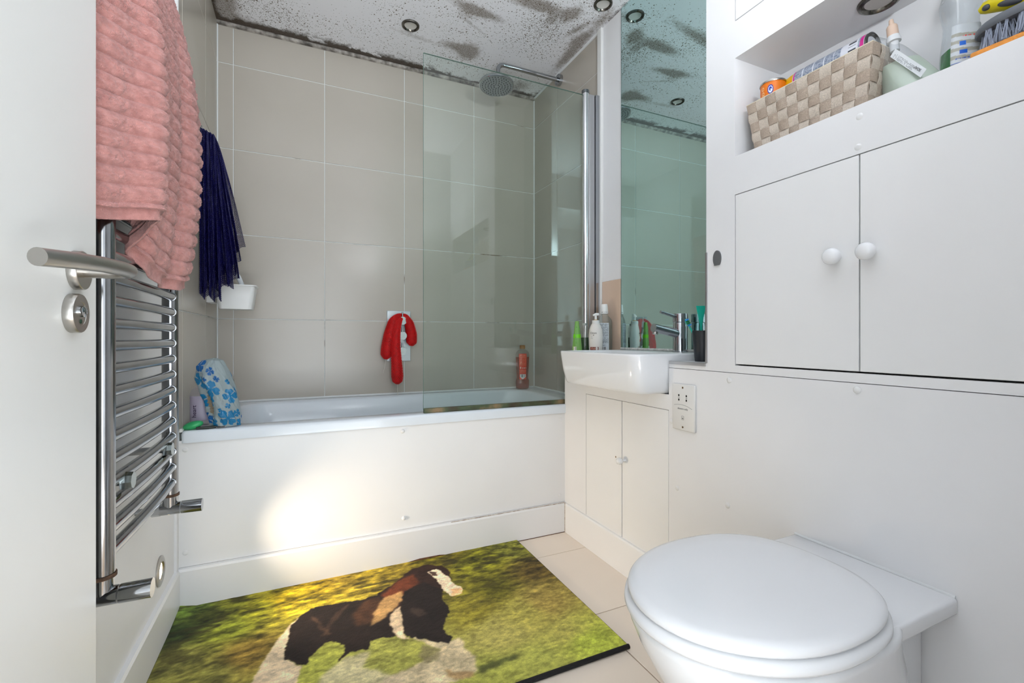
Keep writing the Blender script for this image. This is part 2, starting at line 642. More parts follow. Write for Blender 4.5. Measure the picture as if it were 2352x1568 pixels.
def ceiling():
    nx, ny = 190, 150
    xs = np.linspace(-0.40, 1.33, nx)
    ys = np.linspace(1.05, 2.54, ny)
    Xg, Yg = np.meshgrid(xs, ys)
    d = YB - Yg

    def ga(x, y, sx, sy, rot=0.0):
        c, s = math.cos(rot), math.sin(rot)
        u = (Xg - x) * c + (Yg - y) * s
        v = -(Xg - x) * s + (Yg - y) * c
        return np.exp(-(u / sx) ** 2 - (v / sy) ** 2)
    n1 = fbm(Xg * 7, Yg * 7, 3)
    n2 = fbm(Xg * 16, Yg * 16, 9)
    sp = 1.0 * ga(-0.20, 2.33, 0.15, 0.12) + 0.55 * ga(-0.02, 2.36, 0.15, 0.07) + 0.40 * ga(0.15, 2.42, 0.18, 0.05)
    sp += 0.35 * ga(0.34, 2.11, 0.14, 0.10) + 0.35 * ga(0.48, 2.33, 0.30, 0.09) + 1.0 * ga(1.02, 1.97, 0.14, 0.16)
    sp += 0.40 * ga(0.86, 2.05, 0.14, 0.14) + 0.25 * ga(0.62, 2.05, 0.22, 0.20) + 0.35 * ga(0.85, 2.38, 0.32, 0.07)
    sp += 0.30 * ga(0.95, 1.70, 0.35, 0.16) + 0.45 * ga(0.55, 1.72, 0.30, 0.16) + 0.30 * ga(0.15, 1.70, 0.30, 0.25)
    sp += 0.22 * ga(1.22, 1.75, 0.10, 0.4) + 0.75 * np.exp(-(d / 0.06) ** 2) * (Xg < 0.8)
    sp = np.clip(sp * (0.15 + 1.5 * (n1 - 0.15)) * (0.35 + 1.3 * n2), 0, 0.85)
    sm = 0.95 * ga(0.725, 1.945, 0.115, 0.026, 0.12) + 0.35 * ga(0.69, 1.985, 0.05, 0.045) + 0.40 * ga(0.755, 2.055, 0.09, 0.008, 0.45)
    sm += 0.95 * ga(0.785, 2.245, 0.05, 0.065) + 0.6 * ga(0.70, 2.23, 0.07, 0.035) + 0.9 * ga(0.95, 1.80, 0.12, 0.035, -0.05)
    sm += 0.8 * ga(1.12, 1.79, 0.035, 0.06, 0.3) + 0.6 * ga(1.20, 1.86, 0.018, 0.08, 0.35) + 0.6 * ga(1.25, 1.92, 0.03, 0.07, 0.3)
    sm += 0.5 * ga(1.05, 1.86, 0.03, 0.04) + 0.35 * ga(0.50, 2.24, 0.12, 0.02, 0.1) + 0.4 * ga(0.62, 1.62, 0.25, 0.04, 0.15) + 0.6 * ga(1.16, 2.42, 0.07, 0.06)
    sm += 0.7 * ga(1.27, 2.05, 0.035, 0.16) + 0.55 * ga(1.27, 1.75, 0.03, 0.08) + 0.85 * ga(-0.32, 2.36, 0.06, 0.13) + 0.3 * ga(-0.25, 2.46, 0.2, 0.03)
    sm += 0.5 * ga(0.85, 1.66, 0.22, 0.03, -0.2)
    ed = (0.85 * np.exp(-(d / 0.036) ** 2) + 0.45 * np.exp(-(d / 0.075) ** 2) * (n2 > 0.45)) * np.clip(1.15 - 0.75 * np.clip((Xg - 0.35) / 0.8, 0, 1), 0, 1)
    ed += 0.30 * np.exp(-((XR - Xg) / 0.02) ** 2) * np.clip(n1 * 2.2 - 0.5, 0, 1) + 0.5 * np.exp(-((Xg + 0.362) / 0.02) ** 2)
    ed += 0.35 * ga(1.20, 2.49, 0.06, 0.02)
    co = np.stack([Xg, Yg, np.full_like(Xg, ZC)], -1).reshape(-1, 3)
    m = ceiling_material()
    o = grid_mesh('ceiling', co, nx, ny, m, attrs=dict(speck=sp, smudge=np.clip(sm, 0, 1), edge=np.clip(ed, 0, 1)))
    bm = bmesh.new()
    bm.from_mesh(o.data)
    bmesh.ops.reverse_faces(bm, faces=bm.faces[:])
    b = B()
    b.bm.free()
    b.bm = bm
    b.box(-0.46, 1.42, -0.10, 1.05, ZC, ZC + 0.08)
    b.box(-0.46, 1.42, 1.05, 2.60, ZC + 0.002, ZC + 0.08)
    bm.to_mesh(o.data)
    bm.free()
    tag(o, 'white ceiling spotted with black mould above the bath', kind='structure')


ceiling()
MOULDBEAD = mat('mouldy_sealant', (150, 138, 124), 0.6, var=0.8, vscale=30, var2=(186, 178, 170))
struct('trim_7', B().tube([(XLT, YB - 0.003, ZC - 0.003), (XR, YB - 0.003, ZC - 0.003)], 0.013, 8), MOULDBEAD, label='mould stained sealant bead between ceiling and back tiles')
struct('trim_8', B().tube([(XR - 0.002, 1.83, ZC - 0.002), (XR - 0.002, YB, ZC - 0.002)], 0.007, 8), SEAL, label='sealant bead between ceiling and right tiles')

# wall with the doorway behind the camera, and the hall beyond it
struct('wall_front', B().box(0.50, 1.42, -0.06, 0.06, 0, 2.44).box(-0.46, -0.33, -0.06, 0.06, 0, 2.44).box(-0.34, 0.51, -0.06, 0.06, 2.06, 2.44), PAINT,
       label='white wall with the open doorway')
struct('wall_hall', B().box(-1.05, -0.95, -1.7, -0.06, 0, 2.44).box(1.42, 1.52, -1.7, -0.06, 0, 2.44).box(-1.05, 1.52, -1.8, -1.7, 0, 2.44).box(-1.05, -0.46, -0.06, 0.06, 0, 2.44), PAINT,
       label='white hall walls beyond the doorway')
struct('ceiling_hall', B().box(-1.05, 1.52, -1.8, -0.10, ZC, ZC + 0.08), PAINT, label='white hall ceiling')
struct('floor_hall', B().box(-1.05, 1.52, -1.8, -0.06, -0.06, 0.0), WOODF, label='hall floor beyond the doorway')

# ---- built-in front on the right: panels round the niche, the cupboards and the basin doors
f = B()
x0, x1 = XF, XF + 0.018
f.box(x0, x1, 0.06, 0.998, 1.66, 1.762)                 # above niche
f.box(x0, x1, 0.06, 0.998, 1.28, 1.386)                 # below niche
f.box(x0, x1, 0.8987, 0.998, 1.386, 1.66)
f.box(x0, x1, 0.06, 0.12, 1.386, 1.66)
f.box(x0, x1, 0.8987, 0.998, 0.784, 1.28)
f.box(x0, x1, 0.06, 0.2725, 0.784, 1.28)
f.box(x0, x1, 0.2725, 0.8987, 0.784, 0.8045)
f.box(x0, x1, 0.8987, 0.998, 1.762, ZC)
f.box(x0, x1, 0.06, 0.2725, 1.762, ZC)
f.box(x0, x1, 0.2725, 0.8987, 2.33, ZC)
f.box(x1, XR + 0.01, 0.98, 0.998, 0.804, ZC)            # alcove side
# lower panel, a hair proud of the upper one, with the opening for the basin doors
p0, p1 = XF - 0.0015, XF + 0.016
f.box(p0, p1, 0.06, 1.1495, 0, 0.7825)
f.box(p0, p1, 1.632, 1.803, 0, 0.7825)
f.box(p0, p1, 1.1495, 1.632, 0.644, 0.6945)
f.box(p0, p1, 1.1495, 1.632, 0, 0.124)
f.box(p1, XR, 1.787, 1.803, 0, 0.7825)                  # end against the bath
f.box(XF - 0.001, XR, 0.998, 1.149, 0.784, 0.804)       # ledge right of the basin
f.box(XF - 0.001, XR, 1.651, 1.803, 0.784, 0.804)       # ledge left of the basin
# niche lining
f.box(x1, 1.30, 0.12, 0.8987, 1.368, 1.386)
f.box(x1, 1.30, 0.12, 0.8987, 1.66, 1.678)
f.box(x1, 1.30, 0.8987, 0.9167, 1.368, 1.678)
f.box(x1, 1.30, 0.102, 0.12, 1.368, 1.678)
f.box(1.29, 1.308, 0.102, 0.9167, 1.368, 1.678)
front = struct('wall_builtin', f, PAINT, label='white built-in wall front with the open niche, right of the basin')

CAPM = mat('painted_screw_cap', (230, 230, 230), 0.35)


def cap(p, axis, parent, r=0.008, h=0.004):
    if axis == 'x':
        R = Matrix(((0, 0, -1), (0, 1, 0), (1, 0, 0)))
    else:
        R = Matrix(((1, 0, 0), (0, 0, -1), (0, 1, 0)))
    return B().lathe([(r, 0), (r, h * 0.35), (r * 0.75, h * 0.8), (r * 0.3, h)], p, 16, rot=R).done('screw_cap', CAPM, parent)


for y, z in ((0.916, 0.762), (0.589, 0.7686), (1.138, 0.609), (1.113, 0.399), (0.9215, 0.407)):
    cap((p0 + 0.0005, y, z), 'x', front)
for y, z in ((0.588, 1.295), (0.585, 1.36)):
    cap((x0 + 0.0008, y, z), 'x', front, 0.0075, 0.0022)

# cupboards
def knob(c, parent, r=0.0185, name='knob'):
    R = Matrix(((0, 0, -1), (0, 1, 0), (1, 0, 0)))
    return B().lathe([(r * 0.45, 0), (r * 0.42, 0.012), (r * 0.7, 0.016), (r, 0.022), (r, 0.028), (r * 0.85, 0.034), (r * 0.5, 0.0375), (r * 0.12, 0.0385)],
                     c, 28, rot=R).done(name, CERAMIC, parent)


cup = root('wall_cupboard', (1.2, 0.585, 0.804), 'white two-door wall cupboard with round knobs below the niche', 'cupboard')
B().box(1.285, 1.304, 0.275, 0.896, 0.806, 1.278).done('back_panel', DARK, cup, smooth=False)
dd = B().box(XF - 0.0005, XF + 0.0175, 0.5868, 0.8965, 0.8085, 1.2775, 0.0008, 1).done('door', PAINT2, cup, smooth=False)
knob((XF, 0.629, 1.063), dd)
dd = B().box(XF - 0.0005, XF + 0.0175, 0.2750, 0.5840, 0.8085, 1.2775, 0.0008, 1).done('door', PAINT2, cup, smooth=False)
knob((XF, 0.561, 1.063), dd)
ucup = root('wall_cupboard', (1.2, 0.585, 1.762), 'white cupboard above the niche, cut off by the top of the picture', 'cupboard')
B().box(1.285, 1.304, 0.275, 0.896, 1.764, 2.328).done('back_panel', DARK, ucup, smooth=False)
dd = B().box(XF - 0.0005, XF + 0.0175, 0.2750, 0.8967, 1.7645, 2.3275, 0.0008, 1).done('door', PAINT2, ucup, smooth=False)
van = root('basin_cupboard', (1.2, 1.39, 0.124), 'white low two-door cupboard under the basin with one small knob', 'cupboard')
B().box(1.285, 1.304, 1.152, 1.63, 0.126, 0.642).done('back_panel', DARK, van, smooth=False)
dd = B().box(XF - 0.0015, XF + 0.016, 1.3945, 1.6305, 0.1255, 0.6425, 0.0008, 1).done('door', PAINT2, van, smooth=False)
R = Matrix(((0, 0, -1), (0, 1, 0), (1, 0, 0)))
B().lathe([(0.0035, 0), (0.0035, 0.0006)], (XF - 0.0013, 1.4293, 0.424), 10, rot=R).done('screw_hole', mat('hole_brown', (140, 118, 95), 0.8), dd)
dd = B().box(XF - 0.0015, XF + 0.016, 1.1515, 1.3905, 0.1255, 0.6425, 0.0008, 1).done('door', PAINT2, van, smooth=False)
knob((XF - 0.001, 1.374, 0.424), dd, 0.0125)

# skirting boards
SK = PAINT2
struct('baseboard_left', B().poly([(XL, 0.10, 0), (XL + 0.014, 0.10, 0), (XL + 0.014, 0.10, 0.122), (XL + 0.010, 0.10, 0.130), (XL, 0.10, 0.131)], (0, 1.70, 0)), SK, label='white skirting board along the left wall')
struct('baseboard_back', B().poly([(XL, 1.803, 0), (XL, 1.786, 0), (XL, 1.786, 0.124), (XL, 1.790, 0.131), (XL, 1.803, 0.132)], (1.468, 0, 0)), SK, label='white skirting board along the foot of the bath panel')
struct('baseboard_right', B().poly([(XF, 0.06, 0), (XF - 0.012, 0.06, 0), (XF - 0.012, 0.06, 0.124), (XF - 0.009, 0.06, 0.130), (XF, 0.06, 0.131)], (0, 1.727, 0)), SK, label='white skirting board under the basin cupboard')
# dirt where the skirtings meet the boards
GRIME = mat('brown_grime', (150, 112, 72), 0.8, var=0.35, vscale=60, var2=(214, 204, 190))
struct('trim_9', B().tube([(0.55, 1.790, 0.1325), (0.8, 1.790, 0.1327), (1.083, 1.790, 0.1325)], 0.0014, 6).tube([(1.0835, 1.7855, 0.134), (1.0835, 1.7855, 0.002)], 0.0016, 6), GRIME, label='brown stained joint in the skirting corner')
struct('trim_10', B().tube([(0.62, 1.7855, 0.0012), (1.083, 1.7855, 0.0012)], 0.0015, 6).tube([(0.36, 1.7852, 0.006), (0.42, 1.7848, 0.010), (0.5, 1.785, 0.009), (0.55, 1.7852, 0.004)], [0.001, 0.004, 0.0035, 0.0008], 6), mat('chipped_brown', (92, 62, 42), 0.9, var=0.4, vscale=80), label='brown chipped paint along the skirting foot')

# ------------------------------------------------------------------ door leaf
XD = -0.277
door = root('door_1', (XD - 0.02, 0.10, 0.0), 'white door leaf standing open against the left wall', 'door', kind='structure')
B().box(XD - 0.040, XD, 0.105, 0.872, 0.006, 2.03, 0.0015, 1).done('leaf', DOORP, door, smooth=False)
RX = Matrix(((0, 0, 1), (0, 1, 0), (-1, 0, 0)))   # lathe axis +Z -> +X
RX = Matrix(((0, 0, 1), (1, 0, 0), (0, 1, 0)))
hd = B().lathe([(0.0255, 0), (0.026, 0.001), (0.026, 0.0095), (0.025, 0.0108), (0.0, 0.0108)], (XD, 0.800, 0.972), 40, rot=RX, cap1=False).done('handle_rose', STEEL, door)
path = [(XD + 0.008, 0.800, 0.972), (XD + 0.040, 0.800, 0.972)]
for k in range(1, 9):
    a = math.radians(90 * k / 8)
    path.append((XD + 0.040 + 0.024 * math.sin(a), 0.800 - 0.024 * (1 - math.cos(a)), 0.972))
path += [(XD + 0.062, 0.75, 0.972), (XD + 0.057, 0.705, 0.970), (XD + 0.048, 0.66, 0.967), (XD + 0.035, 0.617, 0.9635)]
B().tube(path, 0.0095, 20).done('lever', STEEL, hd)
lk = B().lathe([(0.0255, 0), (0.026, 0.001), (0.026, 0.0095), (0.025, 0.0112), (0.016, 0.0112), (0.0155, 0.0104), (0.0, 0.0104)], (XD, 0.789, 0.914), 40, rot=RX, cap1=False).done('lock_rose', STEEL, door)
B().lathe([(0.0075, 0), (0.0075, 0.004), (0.005, 0.0058), (0.0, 0.0062)], (XD + 0.0102, 0.789, 0.9165), 20, rot=RX, cap1=False).done('release_disc', CHROME, lk)
B().lathe([(0.003, 0), (0.003, 0.0008), (0, 0.0009)], (XD + 0.0103, 0.789, 0.9035), 12, rot=RX, cap1=False).done('indicator', mat('green_indicator', (24, 58, 42), 0.4), lk)
B().box(XD - 0.030, XD - 0.010, 0.8715, 0.8728, 0.90, 1.03).done('latch_plate', STEEL, door, smooth=False)

# ------------------------------------------------------------------ bath
bath = root('bathtub', (0.47, 2.15, 0.0), 'white bathtub in front of the beige tiled wall', 'bathtub')
b = B()
rings = [rrect(-0.358, 1.302, 1.797, 2.511, 0.012, 0.538),
         rrect(-0.359, 1.303, 1.796, 2.511, 0.012, 0.566),
         rrect(-0.357, 1.301, 1.799, 2.510, 0.012, 0.574),
         rrect(-0.352, 1.296, 1.805, 2.506, 0.014, 0.577),
         rrect(-0.262, 1.190, 1.866, 2.452, 0.13, 0.577),
         rrect(-0.254, 1.182, 1.873, 2.445, 0.125, 0.574),
         rrect(-0.246, 1.172, 1.880, 2.438, 0.12, 0.563),
         rrect(-0.225, 1.140, 1.893, 2.425, 0.12, 0.45),
         rrect(-0.185, 1.08, 1.915, 2.400, 0.12, 0.27),
         rrect(-0.155, 1.04, 1.945, 2.370, 0.11, 0.205),
         rrect(-0.10, 0.98, 2.00, 2.315, 0.08, 0.185)]
b.loft(rings, False, True)
b.done('tub', ACRYL, bath, angle=50)
B().tube([(-0.355, YB - 0.003, 0.579), (1.30, YB - 0.003, 0.579)], 0.006, 8).done('sealant', SEAL, bath)
B().tube([(XLT + 0.003, 1.80, 0.579), (XLT + 0.003, YB, 0.579)], 0.006, 8).done('sealant', SEAL, bath)
B().tube([(XR - 0.004, 1.83, 0.579), (XR - 0.004, YB, 0.579)], 0.006, 8).done('sealant', SEAL, bath)
panel = B().box(XL, XF, 1.803, 1.818, 0.132, 0.545, 0.001, 1).done('side_panel', PAINT2, bath, smooth=False)
for x, z in ((0.357, 0.5166), (0.362, 0.1758), (-0.347, 0.5156), (-0.347, 0.179), (1.07, 0.511), (1.068, 0.1643)):
    cap((x, 1.8035, z), 'y', panel, 0.0085, 0.006 if 0.3 < x < 0.4 else 0.0025)

# ------------------------------------------------------------------ shower screen
YG = 1.823
scr = root('shower_screen', (0.83, YG, 0.577), 'clear glass shower screen standing on the bath edge', 'shower screen')
GLASS = clear_mat('clear_screen_glass', (0.925, 0.965, 0.945), 0.0, ior=1.5)
B().box(0.444, 1.206, YG - 0.003, YG + 0.003, 0.590, 2.028).done('glass', GLASS, scr, smooth=False)
EDGE = mat('green_glass_edge', (92, 120, 110), 0.2)
B().box(0.4432, 0.4440, YG - 0.003, YG + 0.003, 0.592, 2.028).box(0.444, 1.206, YG - 0.003, YG + 0.003, 2.028, 2.0288).done('glass_edge', EDGE, scr, smooth=False)
B().cyl((1.220, YG, 0.580), (1.220, YG, 2.036), 0.0165, n=28).done('pivot_pole', mat('bright_polished_pole', (216, 218, 220), 0.14, 1.0), scr)
B().cyl((1.220, YG, 2.036), (1.220, YG, 2.050), 0.018, n=28).done('pole_cap', mat('dark_chrome', (120, 124, 126), 0.2, 1.0), scr)
B().box(1.236, 1.268, YG - 0.008, YG + 0.010, 0.580, 2.036, 0.003).done('wall_profile', ALU, scr, smooth=False)
B().box(1.270, 1.293, YG - 0.012, YG + 0.006, 0.580, 2.038, 0.002).done('wall_channel', CHROME, scr, smooth=False)


def seal_material():
    m, nt, bb = principled('dirty_rubber_seal')
    tc = nt.nodes.new('ShaderNodeTexCoord')
    n = nt.nodes.new('ShaderNodeTexNoise')
    n.inputs['Scale'].default_value = 14
    n.inputs['Detail'].default_value = 6
    nt.links.new(tc.outputs['Object'], n.inputs['Vector'])
    r = nt.nodes.new('ShaderNodeValToRGB')
    r.color_ramp.elements[0].position = 0.3
    r.color_ramp.elements[0].color = lin((60, 42, 26))
    r.color_ramp.elements[1].position = 0.7
    r.color_ramp.elements[1].color = lin((150, 122, 88))
    e = r.color_ramp.elements.new(0.52)
    e.color = lin((70, 84, 56))
    nt.links.new(n.outputs['Fac'], r.inputs[0])
    nt.links.new(r.outputs[0], bb.inputs['Base Color'])
    bb.inputs['Roughness'].default_value = 0.5
    return m


B().box(0.444, 1.208, YG - 0.0075, YG + 0.0075, 0.577, 0.5965, 0.003).done('bottom_seal', seal_material(), scr, smooth=False)

# ------------------------------------------------------------------ overhead shower
sh = root('overhead_shower', (1.30, 2.2, 2.31), 'round chrome rain shower head on a bent wall arm under the ceiling', 'shower head')
B().cyl((1.288, 2.2, 2.312), (1.306, 2.2, 2.312), 0.030, n=32).done('wall_flange', CHROME, sh)
path = [(1.295, 2.2, 2.312), (0.965, 2.2, 2.312)]
for k in range(1, 9):
    a = math.radians(90 * k / 8)
    path.append((0.965 - 0.035 * math.sin(a), 2.2, 2.312 - 0.035 * (1 - math.cos(a))))
path.append((0.930, 2.2, 2.215))
B().tube(path, 0.0115, 18).done('arm', CHROME, sh)
tl = Matrix.Rotation(math.radians(-4), 3, 'X') @ Matrix.Rotation(math.radians(3), 3, 'Y')
ctr = Vector((0.922, 2.2, 2.20))
hd = B().lathe([(0.0, 0.024), (0.016, 0.024), (0.018, 0.012), (0.075, 0.007), (0.091, 0.003), (0.0925, -0.002), (0.091, -0.008), (0.086, -0.0105), (0.084, -0.0085), (0.0, -0.0085)], ctr, 48, rot=tl, cap0=False, cap1=False).done('head', CHROME, sh)
B().lathe([(0.084, -0.0088), (0.0, -0.0092)], ctr, 40, rot=tl, cap0=False, cap1=False).done('spray_face', mat('grey_spray_face', (150, 155, 156), 0.35, 0.5), hd)
b = B()
for ring_i, cnt in ((1, 7), (2, 13), (3, 19), (4, 25), (5, 31)):
    for k in range(cnt):
        a = 2 * math.pi * (k / cnt + 0.07 * ring_i)
        p = ctr + tl @ Vector((0.0148 * ring_i * math.cos(a), 0.0148 * ring_i * math.sin(a), -0.009))
        q = p + tl @ Vector((0, 0, -0.003))
        b.cyl(p, q, 0.0034, 0.0028, 8)
b.done('nozzles', mat('dark_rubber_nozzle', (40, 44, 46), 0.6), hd)

# ------------------------------------------------------------------ mixer valve
val = root('shower_valve', (0.477, 2.515, 0.89), 'square chrome shower valve plate with three round knobs', 'shower valve')
PLATE = mat('satin_chrome_plate', (196, 202, 206), 0.28, 0.85)
B().box(0.413, 0.540, 2.506, 2.5155, 0.754, 1.0265, 0.002).done('plate', PLATE, val, smooth=False)
for z in (0.972, 0.8915, 0.8085):
    kb = B().cyl((0.488, 2.507, z), (0.488, 2.478, z), 0.012, n=20).cyl((0.488, 2.478, z), (0.488, 2.458, z), 0.0215, n=32).done('knob', mat('pale_chrome', (208, 216, 216), 0.25, 0.7), val)
    B().cyl((0.4875, 2.464, z + 0.018), (0.4875, 2.464, z + 0.047), 0.0035, n=12).done('lever_pin', CHROME, kb)

# ------------------------------------------------------------------ downlights
LENS = mat('frosted_lamp_glass', (206, 202, 196), 0.3, emit=(255, 250, 240), estr=0.0)
RING = mat('tarnished_chrome_ring', (104, 101, 95), 0.25, 1.0, var=0.35, vscale=90)


def downlight(x, y, z, label, power, angle=130):
    r = root('downlight', (x, y, z), label, 'ceiling light', 'round recessed downlights')
    B().lathe([(0.027, 0.004), (0.028, -0.003), (0.034, -0.009), (0.040, -0.006), (0.042, -0.001), (0.042, 0.004)], (x, y, z), 36, cap0=False, cap1=False).done('ring', RING, r)
    B().lathe([(0.0, -0.0005), (0.022, -0.0005), (0.028, -0.002)], (x, y, z), 28, cap0=False, cap1=False).done('lens', LENS, r)
    if power:
        sp_ = lamp('downlight_lamp', 'SPOT', (x, y, z - 0.012), power, (0.90, 0.95, 1.0), spot_size=math.radians(angle), spot_blend=1.0, shadow_soft_size=0.0)
        sp_.parent = r
        sp_.matrix_parent_inverse = wmat(r).inverted()
    return r


downlight(0.4665, 2.1676, ZC, 'round chrome ceiling downlight above the glass edge, ringed by mould specks', 0)
downlight(1.212, 1.673, ZC, 'round chrome ceiling downlight beside the top of the mirror', 0)
downlight(1.212, 0.606, 1.66, 'round downlight set in the roof of the niche', 0.1, 150)

# unseen fill light added behind the camera to lift the ceiling, housed in a bowl
ul = root('fill_uplighter', (0.62, 0.06, 1.50), 'added fill light in an unseen white bowl beside the doorway', 'wall light')
b = B()
rings_ = []
for r_, z_ in ((0.02, 1.500), (0.06, 1.515), (0.095, 1.548), (0.115, 1.595), (0.110, 1.595), (0.088, 1.552), (0.055, 1.523), (0.015, 1.508)):
    rings_.append([(0.62 + r_ * math.cos(math.pi * k / 20), 0.0605 + r_ * math.sin(math.pi * k / 20), z_) for k in range(21)])
b.loft(rings_)
b.done('bowl', PAINT, ul)
ulp = lamp('fill_uplighter_lamp', 'AREA', (0.62, 0.115, 1.598), 12.0, (0.89, 0.945, 1.0), (math.radians(157), 0, math.radians(10)), shape='RECTANGLE', size=0.15, size_y=0.07)
ulp.parent = ul
ulp.matrix_parent_inverse = wmat(ul).inverted()

# low wall light, lit
wl = root('wall_light', (XL, 1.614, 0.212), 'small round low-level wall light glowing warm beside the bath panel', 'wall light')
RXp = Matrix(((0, 0, 1), (1, 0, 0), (0, 1, 0)))
B().lathe([(0.042, 0), (0.042, 0.0035), (0.036, 0.006), (0.026, 0.006), (0.023, 0.002), (0.0225, 0.001)], (XL, 1.614, 0.212), 40, rot=RXp, cap0=False, cap1=False).done('bezel', STEEL, wl)
B().lathe([(0.0, 0.0030), (0.015, 0.0028), (0.0235, 0.0012)], (XL, 1.614, 0.212), 32, rot=RXp, cap0=False, cap1=False).done('lens', mat('lit_warm_lens', (255, 240, 205), 0.4, emit=(255, 226, 170), estr=14), wl)
sp = lamp('wall_light_lamp', 'SPOT', (XL + 0.006, 1.614, 0.212), 25.0, (1.0, 0.83, 0.63), (0, math.radians(-90), 0), spot_size=math.radians(88), spot_blend=1.0, shadow_soft_size=0.02)
sp.parent = wl
sp.matrix_parent_inverse = wmat(wl).inverted()

# ------------------------------------------------------------------ towel radiator
rad = root('towel_radiator', (-0.30, 1.19, 0.44), 'tall chrome ladder towel radiator on the left wall', 'radiator')
XT = -0.302
YN, YFa = 0.974, 1.405
RCH = mat('dulled_chrome', (150, 152, 155), 0.12, 1.0, var=0.10, vscale=20)
for y in (YN, YFa):
    up = B().cyl((XT, y, 0.490), (XT, y, 1.665), 0.0175, n=28).done('upright', RCH, rad)
    B().cyl((XT, y, 1.665), (XT, y, 1.675), 0.019, 0.013, n=24).done('end_cap', CHROME, up)
    B().cyl((XT, y, 0.490), (XT, y, 0.484), 0.0195, n=24).done('rust_ring', RUST, up)
bar0 = None
z = 0.520
while z < 1.65:
    if bar0 is None:
        path = []
        for k in range(15):
            t = k / 14
            path.append((-0.2975 + 0.005 * math.sin(math.pi * t), YN + (YFa - 0.004 - YN) * t, 0))
        bar0 = B().tube(path, 0.0105, 14).done('bar', RCH, rad)
        bar0.location = (0, 0, z)
    else:
        clone(bar0, rad).location = (0, 0, z)
    z += 0.03865
rg0 = None
z = 0.520
while z < 1.65:
    for y in (YFa - 0.006,):
        if rg0 is None:
            rg0 = B().cyl((-0.2965, y - 0.0125, 0), (-0.2970, y - 0.006, 0), 0.0108, 0.0114, n=18).done('collar', RCH, rad)
            rg0.location = (0, 0, z)
        else:
            clone(rg0, rad).location = (0, 0, z)
    z += 0.03865
for y in (YN, YFa):
    vb = B().cyl((XT, y, 0.486), (XT, y, 0.462), 0.0165, n=10).cyl((XT - 0.02, y, 0.452), (XT + 0.022, y, 0.452), 0.015, n=20).cyl((XT, y, 0.464), (XT, y, 0.452), 0.014, n=18).done('valve_body', CHROME, rad)
    B().cyl((XT + 0.024, y, 0.452), (XT + 0.068, y, 0.452), 0.0155, 0.0158, n=26).done('valve_head', CHROME, vb)
    B().cyl((XT - 0.02, y, 0.452), (XT - 0.038, y, 0.452), 0.0165, n=6).cyl((XT - 0.036, y, 0.452), (XL, y, 0.452), 0.008, n=14).done('wall_pipe', CHROME, vb)
for y, zz in ((1.032, 0.626), (1.305, 0.6215)):
    br = B().cyl((XL, y, zz), (-0.29, y, zz), 0.008, n=14).done('wall_bracket', CHROME, rad)
    B().cyl((-0.292, y, zz), (-0.2755, y, zz), 0.0165, 0.015, n=8).done('bracket_clamp', mat('greenish_chrome', (150, 158, 156), 0.15, 1.0), br)
for y, zz in ((1.032, 1.50), (1.305, 1.50)):
    B().cyl((XL, y, zz), (-0.29, y, zz), 0.008, n=14).done('wall_bracket', CHROME, rad)
ANCHORS = [
    (-0.323, 1.764, (95, 115, 45)),
    (-0.322, 1.644, (50, 65, 30)),
    (-0.205, 1.59, (135, 140, 45)),
    (-0.222, 1.422, (125, 120, 55)),
    (-0.147, 1.46, (130, 105, 45)),
    (-0.119, 1.671, (150, 145, 40)),
    (0.008, 1.783, (175, 145, 30)),
    (0.098, 1.842, (140, 112, 50)),
    (0.232, 1.781, (155, 132, 40)),
    (0.318, 1.815, (140, 120, 40)),
    (-0.058, 1.696, (182, 155, 30)),
    (0.481, 1.779, (110, 100, 25)),
    (0.626, 1.673, (108, 106, 25)),
    (0.796, 1.717, (112, 112, 42)),
    (0.602, 1.48, (84, 80, 20)),
    (0.796, 1.522, (85, 70, 30)),
    (0.524, 1.401, (132, 122, 40)),
    (0.643, 1.32, (162, 152, 72)),
    (0.713, 1.169, (164, 156, 78)),
    (0.537, 1.25, (168, 158, 84)),
    (0.75, 1.109, (168, 178, 66)),
    (0.593, 1.083, (162, 162, 76)),
    (0.05, 1.37, (168, 168, 72)),
    (0.204, 1.299, (154, 152, 72)),
    (0.467, 1.088, (156, 156, 70)),
    (-0.102, 1.803, (142, 132, 40)),
    (0.73, 1.334, (152, 132, 66)),
    (-0.314, 1.499, (130, 125, 60)),
    (-0.202, 1.762, (110, 110, 35)),
    (-0.276, 1.692, (70, 75, 30)),
    (0.263, 0.971, (150, 150, 75)),
    (0.005, 1.089, (150, 150, 75)),
]
